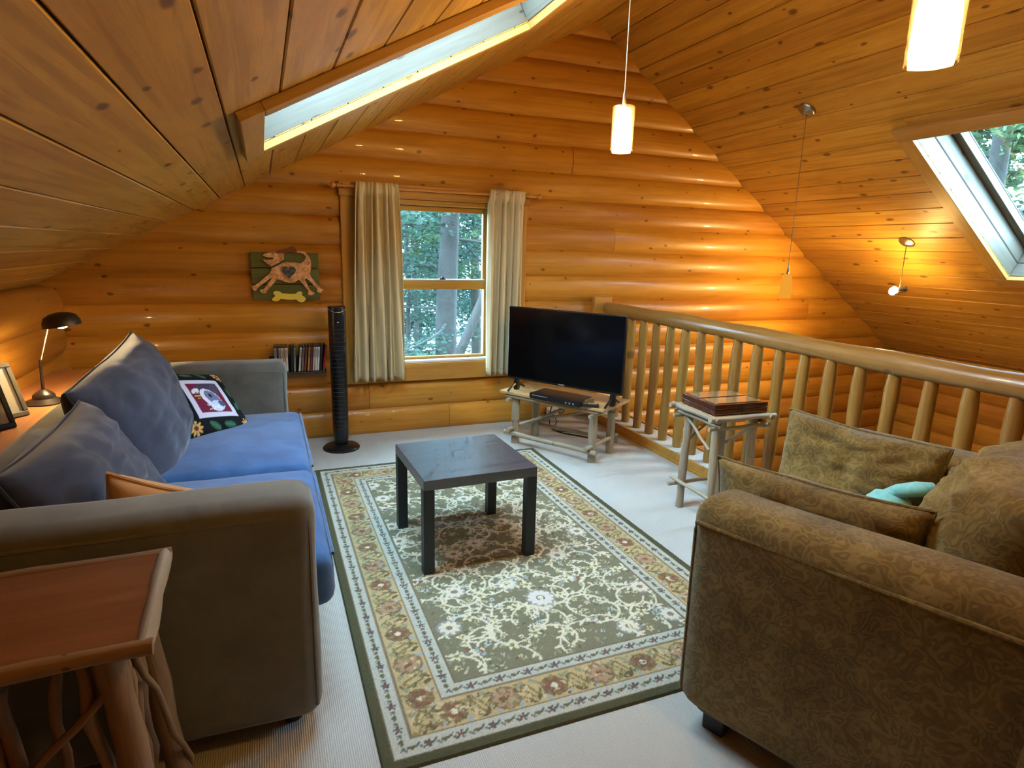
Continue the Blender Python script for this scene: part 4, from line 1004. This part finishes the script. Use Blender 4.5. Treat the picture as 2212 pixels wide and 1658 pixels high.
# ------------------------------------------------------------------ lamps
def pendant(x, y, zbot, ztop, a, b, label, cord='cordlight', glow='lampglow'):
    t = empty('pendant_lamp', (x, y, zbot), 0, label, 'pendant lamp', 'glass pendant lamps')
    R, H = .047, .185
    if glow == 'lampglow': MB().lathe([(R-.0025, 0), (R, .001), (R, H-.004), (R-.004, H), (R-.007, H-.003), (R-.004, H-.006), (R-.004, .002)], (0, 0, 0), 28, closed=True).build('outer_glass', M['clear'], t, True, 60)
    MB().lathe([(.038, .004), (.0405, .02), (.0405, .06), (.038, .11), (.031, .168), (.026, .177), (.001, .179)], (0, 0, 0), 24).build('inner_glass', M[glow], t, True, 60)
    MB().lathe([(.008, .178), (.010, .182), (.005, .24)], (0, 0, 0), 12).build('socket_stem', M['chrome'], t, True)
    if glow == 'lampglow': MB().rbox((.044, 0, H-.03), (.012, .004, .004), .001).build('glass_clip', M['chrome'], t)
    MB().tube([(0, 0, .22), (0, 0, ztop-zbot-.02)], .0022, 6).build('cord', M[cord], t, True)
    n = Vector((b, 0, -1)).normalized(); xa = Vector((0, 1, 0)); m = axes((0, 0, ztop-zbot), xa, n.cross(xa), n)
    MB().lathe([(.062, -.001), (.062, .008), (.050, .020), (.018, .028), (.010, .040), (.001, .042)], (0, 0, 0), 28, m=m).build('canopy', M['chrome'], t, True, 50)
def plane_z(x): return LA+LB*x if x < RIDGE else RA+RB*x
pendant(.586, -.346, 1.868, plane_z(.586), LA, LB, 'lit glass pendant lamp hanging above the coffee table')
pendant(.392, -1.822, 1.832, plane_z(.392), LA, LB, 'largest lit pendant lamp, cut off by the top edge of the picture')
M['amberglow'] = emit('dim_amber_glow', (1.0, .40, .035), .62)
pendant(2.762, .793, 1.145, plane_z(2.762), RA, RB, 'dim amber pendant lamp on a long cord before the bright logs', 'cord', 'amberglow')
def bulb_light():
    x, y = 3.998, .803; z = plane_z(x); zb = 1.207
    t = empty('spot_lamp', (x, y, zb), 0, 'bare lit bulb on a short cord under the right ceiling', 'lamp')
    n = Vector((RB, 0, -1)).normalized(); xa = Vector((0, 1, 0)); m = axes((0, 0, z-zb), xa, n.cross(xa), n)
    MB().lathe([(.062, -.001), (.062, .006), (.050, .014), (.014, .022), (.001, .024)], (0, 0, 0), 28, m=m).build('canopy', M['chrome'], t, True, 50)
    MB().tube([(0, 0, .02), (0, 0, z-zb-.02)], .003, 6).build('cord', M['cord'], t, True)
    v = Vector((.66, -.75, .22)).normalized(); mm = axes((0, 0, 0), (0, 0, 1), v.cross(Vector((0, 0, 1))), v)
    MB().lathe([(.022, -.012), (.024, -.010), (.024, .045), (.018, .052)], (0, 0, 0), 18, m=mm).build('socket', M['chrome'], t, True, 40)
    MB().lathe([(.001, -.075), (.020, -.070), (.034, -.050), (.034, -.036), (.020, -.016), (.016, -.010)], (0, 0, 0), 18, m=mm).build('bulb', M['bulbglow'], t, True, 180)
    ld = bpy.data.lights.new('bulb_beam', 'SPOT'); ld.energy = 80; ld.color = WARM; ld.spot_size = math.radians(150); ld.spot_blend = 1.0; ld.shadow_soft_size = .03
    lo = bpy.data.objects.new('bulb_beam', ld); COL.objects.link(lo); lo.parent = t; lo.location = -v*.085; lo.rotation_euler = (-v).to_track_quat('-Z', 'Y').to_euler()
bulb_light()

# ------------------------------------------------------------------ outside: ground, lake and trees
M['bark'] = wood('bark', (.034, .034, .032), (.016, .016, .015), (.010, .009, .008), rough=.9, grain=5, knots=.3, bump=1.0, var=.3)
def leafmat(name, a, b):
    t = NT(name); oi = t.new('ShaderNodeNewGeometry'); c = t.mix(oi.outputs['Random Per Island'], a, b); t.fin(c, .6, .3)
    tl = t.new('ShaderNodeBsdfTranslucent'); t.link(c, tl.inputs[0]); mx = t.new('ShaderNodeMixShader'); mx.inputs[0].default_value = .45
    t.link(t.p.outputs[0], mx.inputs[1]); t.link(tl.outputs[0], mx.inputs[2]); t.link(mx.outputs[0], t.n['Material Output'].inputs[0]); return t.m
M['needle'] = leafmat('hemlock_needles', (.008, .026, .022), (.030, .070, .048))
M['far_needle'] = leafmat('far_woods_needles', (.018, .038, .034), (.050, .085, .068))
M['leaf'] = leafmat('broad_leaves', (.018, .044, .022), (.062, .105, .034))
tn = NT('forest_floor'); M['ground'] = tn.fin(tn.mix(tn.noise(tn.coord('Object'), .6, 5, .7), (.07, .08, .035), (.16, .14, .08)), .95)
gv = [(-60, 2.6, -3.2), (60, 2.6, -3.2), (60, 12, -4.2), (-60, 12, -4.2), (60, 20, -6.4), (-60, 20, -6.4)]
MB().add(gv, [(0, 1, 2, 3), (3, 2, 4, 5)]).build('ground', M['ground'])['kind'] = 'structure'
MB().box((0, -20, -3.3), (120, 45, .2)).build('ground_clearing', M['ground'])['kind'] = 'structure'
wt = NT('lake_water'); wv = wt.coord('Object', (1, 1, 1)); wt.bump(wt.noise(wv, 1.5, 3, .6), .1, .05); M['water'] = wt.fin((.10, .16, .16), .12, 1.0)
MB().box((0, 110, -6.6), (300, 190, .2)).build('lake_water', M['water'])['kind'] = 'structure'

TREELINE = True
def leaves(pts, size, seed, flat=.35):
    """small folded leaf blades scattered at pts -> verts, faces"""
    rng = np.random.default_rng(seed); n = len(pts)
    a = rng.normal(size=(n, 3)); a[:, 2] *= flat; a /= np.linalg.norm(a, axis=1)[:, None]
    b = rng.normal(size=(n, 3)); b -= a*(a*b).sum(1)[:, None]; b /= np.linalg.norm(b, axis=1)[:, None]
    s = size*rng.uniform(.6, 1.4, n)[:, None]; w_ = s*rng.uniform(.25, .45, n)[:, None]
    p = np.asarray(pts); v = np.stack([p-a*s, p+b*w_, p+a*s, p-b*w_], 1).reshape(-1, 3)
    i = np.arange(n)*4; return v, np.stack([i, i+1, i+2, i+3], 1)
def raw(name, v, f, mat, parent):
    me = bpy.data.meshes.new(name); me.from_pydata(v.tolist(), [], f.tolist()); me.materials.append(mat)
    o = bpy.data.objects.new(name, me); COL.objects.link(o); o.parent = parent; return o
def tree(x, y, zg, h, r, lean_, label, kind='needle', nleaf=9000, crown=(.25, 1.0), spread=2.6, seed=0, lsize=.05, branches=40):
    t = empty('tree', (x, y, zg), 0, label, 'tree', 'trees outside the cabin'); rng = np.random.default_rng(seed)
    n = 14; path = [Vector((lean_[0]*(i/(n-1)), lean_[1]*(i/(n-1)), h*i/(n-1)))+Vector((.06*math.sin(i*1.1+seed), .06*math.cos(i*.9+seed), 0)) for i in range(n)]
    MB().tube(path, [r*(1-.75*i/(n-1)) for i in range(n)], 12, wob=.1, seed=seed).build('trunk', M['bark'], t, True, 180)
    br = MB(); pts = []
    for k in range(branches):
        u = crown[0]+(crown[1]-crown[0])*(k+.5)/branches; i = u*(n-1); p = path[int(i)].lerp(path[min(int(i)+1, n-1)], i-int(i))
        an = rng.uniform(0, 2*PI); L = spread*(1.15-u)*rng.uniform(.6, 1.1)+.4; q = [p]
        for s in range(1, 7):
            q.append(p+Vector((math.cos(an+.08*s*math.sin(seed+k)), math.sin(an+.08*s), -.10*s/6+.25*math.sin(s*.5+k)*.15))*(L*s/6))
        br.tube(q, [max(.004, r*.13*(1-s/6.5)) for s in range(7)], 5, False)
        m = max(1, nleaf*3//branches)
        for j in range(m):
            s = rng.uniform(.15, 1)**.8*6; w_ = q[int(min(s, 5))].lerp(q[min(int(s)+1, 6)], s-int(s)) if s < 6 else q[6]
            rad = .18+.30*L*.4
            pts.append((w_.x+rng.normal()*rad*.6, w_.y+rng.normal()*rad*.6, w_.z-abs(rng.normal())*rad*.25+rng.normal()*rad*.15))
    br.build('branches', M['bark'], t, True, 180)['kind'] = 'stuff'
    v, f = leaves(pts, lsize, seed+1); raw('foliage', v, f, M[kind], t)['kind'] = 'stuff'
tree(2.25, 8.2, -3.9, 13, .26, (.1, .2), 'thick grey trunk in the middle of the window view', nleaf=7000, crown=(.22, 1), spread=3.0, seed=1)
tree(.40, 6.9, -3.6, 7.5, .13, (3.75, .1), 'leaning trunk at the lower right of the window view', 'leaf', 2000, (.72, 1), 1.8, 2)
tree(1.66, 9.3, -4.0, 12, .065, (.2, .1), 'slim dark sapling at the left of the window view', nleaf=5000, crown=(.42, 1), spread=2.4, seed=3)
tree(2.40, 11.6, -4.2, 13, .075, (.1, .3), 'slender pole tree left of the thick trunk', 'leaf', 7000, (.40, 1), 2.8, 4)
tree(4.2, 12.5, -4.4, 14, .16, (.1, 0), 'pale blue-green tree right of the thick trunk', nleaf=9000, crown=(.30, 1), spread=3.2, seed=5)
tree(.2, 14.5, -5.0, 15, .18, (.2, 0), 'dense conifer far left beyond the window', nleaf=11000, crown=(.25, 1), spread=3.6, seed=6, lsize=.065)
tree(2.9, 17, -5.8, 16, .2, (0, 0), 'sunlit leafy tree far behind the thick trunk', 'leaf', 12000, (.35, 1), 4.0, 7, lsize=.065)
tree(6.5, 17.5, -5.8, 16, .2, (0, 0), 'distant conifer at the right of the window view', nleaf=9000, crown=(.3, 1), spread=4, seed=8, lsize=.065)
tree(-1.2, 12.5, -4.4, 14, .16, (0, 0), 'bushy conifer left of the window view', nleaf=10000, crown=(.25, 1), spread=3.4, seed=21)
tree(1.9, 21, -6.6, 17, .2, (0, 0), 'misty conifer far behind the slender pole', nleaf=14000, crown=(.2, 1), spread=4.6, seed=22, lsize=.08)
tree(4.9, 22, -6.6, 17, .2, (0, 0), 'misty conifer far behind the pale tree', nleaf=14000, crown=(.3, 1), spread=4.6, seed=23, lsize=.08)
tree(9.6, 3.5, -3.2, 12, .2, (-.2, .2), 'bushy tree seen through the right skylight', 'leaf', 14000, (.30, .95), 2.8, 9, lsize=.07)
tree(12.8, 6.0, -3.2, 15, .24, (-.3, .2), 'dark conifer behind the tree at the right skylight', nleaf=14000, crown=(.25, 1), spread=4.2, seed=10, lsize=.08)

rng = np.random.default_rng(77); pts = []
for k in range(46):                                   # crowns of the far woods across the water
    cx_, cy_, hh = rng.uniform(-12, 26), rng.uniform(30, 40), rng.uniform(9, 17)
    n_ = 900; u = rng.uniform(0, 1, n_)**.8; r_ = (1.05-u)*3.0*np.sqrt(rng.uniform(0, 1, n_)); a_ = rng.uniform(0, 2*PI, n_)
    pts.append(np.stack([cx_+r_*np.cos(a_), cy_+r_*np.sin(a_), -6.6+u*hh], 1))
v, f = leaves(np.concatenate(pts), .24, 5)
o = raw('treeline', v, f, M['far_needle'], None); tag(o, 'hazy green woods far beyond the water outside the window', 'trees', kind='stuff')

def added_floor_lamp():  # unseen lamp added to brighten the lower logs and the right ceiling
    t = empty('added_floor_lamp', (4.35, -.35, -2.6), 0, 'added floor lamp, out of view, brightening the lower room below the railing', 'lamp')
    MB().lathe([(.15, 0), (.15, .012), (.03, .03), (.012, .04)], (0, 0, 0), 28).build('base', M['bronze'], t, True, 50)
    MB().tube([(0, 0, .03), (0, 0, 1.42)], .011, 10).build('pole', M['bronze'], t, True)
    MB().lathe([(.001, 1.24), (.026, 1.25), (.036, 1.29), (.026, 1.34), (.012, 1.37), (.001, 1.375)], (.0, 0, 0), 16).build('bulb', M['added_bulb'], t, True, 180)
    o = MB().lathe([(.20, 1.20), (.12, 1.44)], (0, 0, 0), 32, closed=True).build('lamp_shade', M['shade'], t, True, 180)
    sm = o.modifiers.new('thickness', 'SOLIDIFY'); sm.thickness = .003
M['added_bulb'] = emit('added_lamp_bulb_glow', WARM, 420)
tl_ = NT('lamp_shade_cloth'); tl_.fin((.75, .66, .48), .9, .1); q_ = tl_.new('ShaderNodeBsdfTranslucent'); q_.inputs[0].default_value = (.75, .62, .42, 1); x_ = tl_.new('ShaderNodeMixShader'); x_.inputs[0].default_value = .6
tl_.link(tl_.p.outputs[0], x_.inputs[1]); tl_.link(q_.outputs[0], x_.inputs[2]); tl_.link(x_.outputs[0], tl_.n['Material Output'].inputs[0]); M['shade'] = tl_.m
added_floor_lamp()
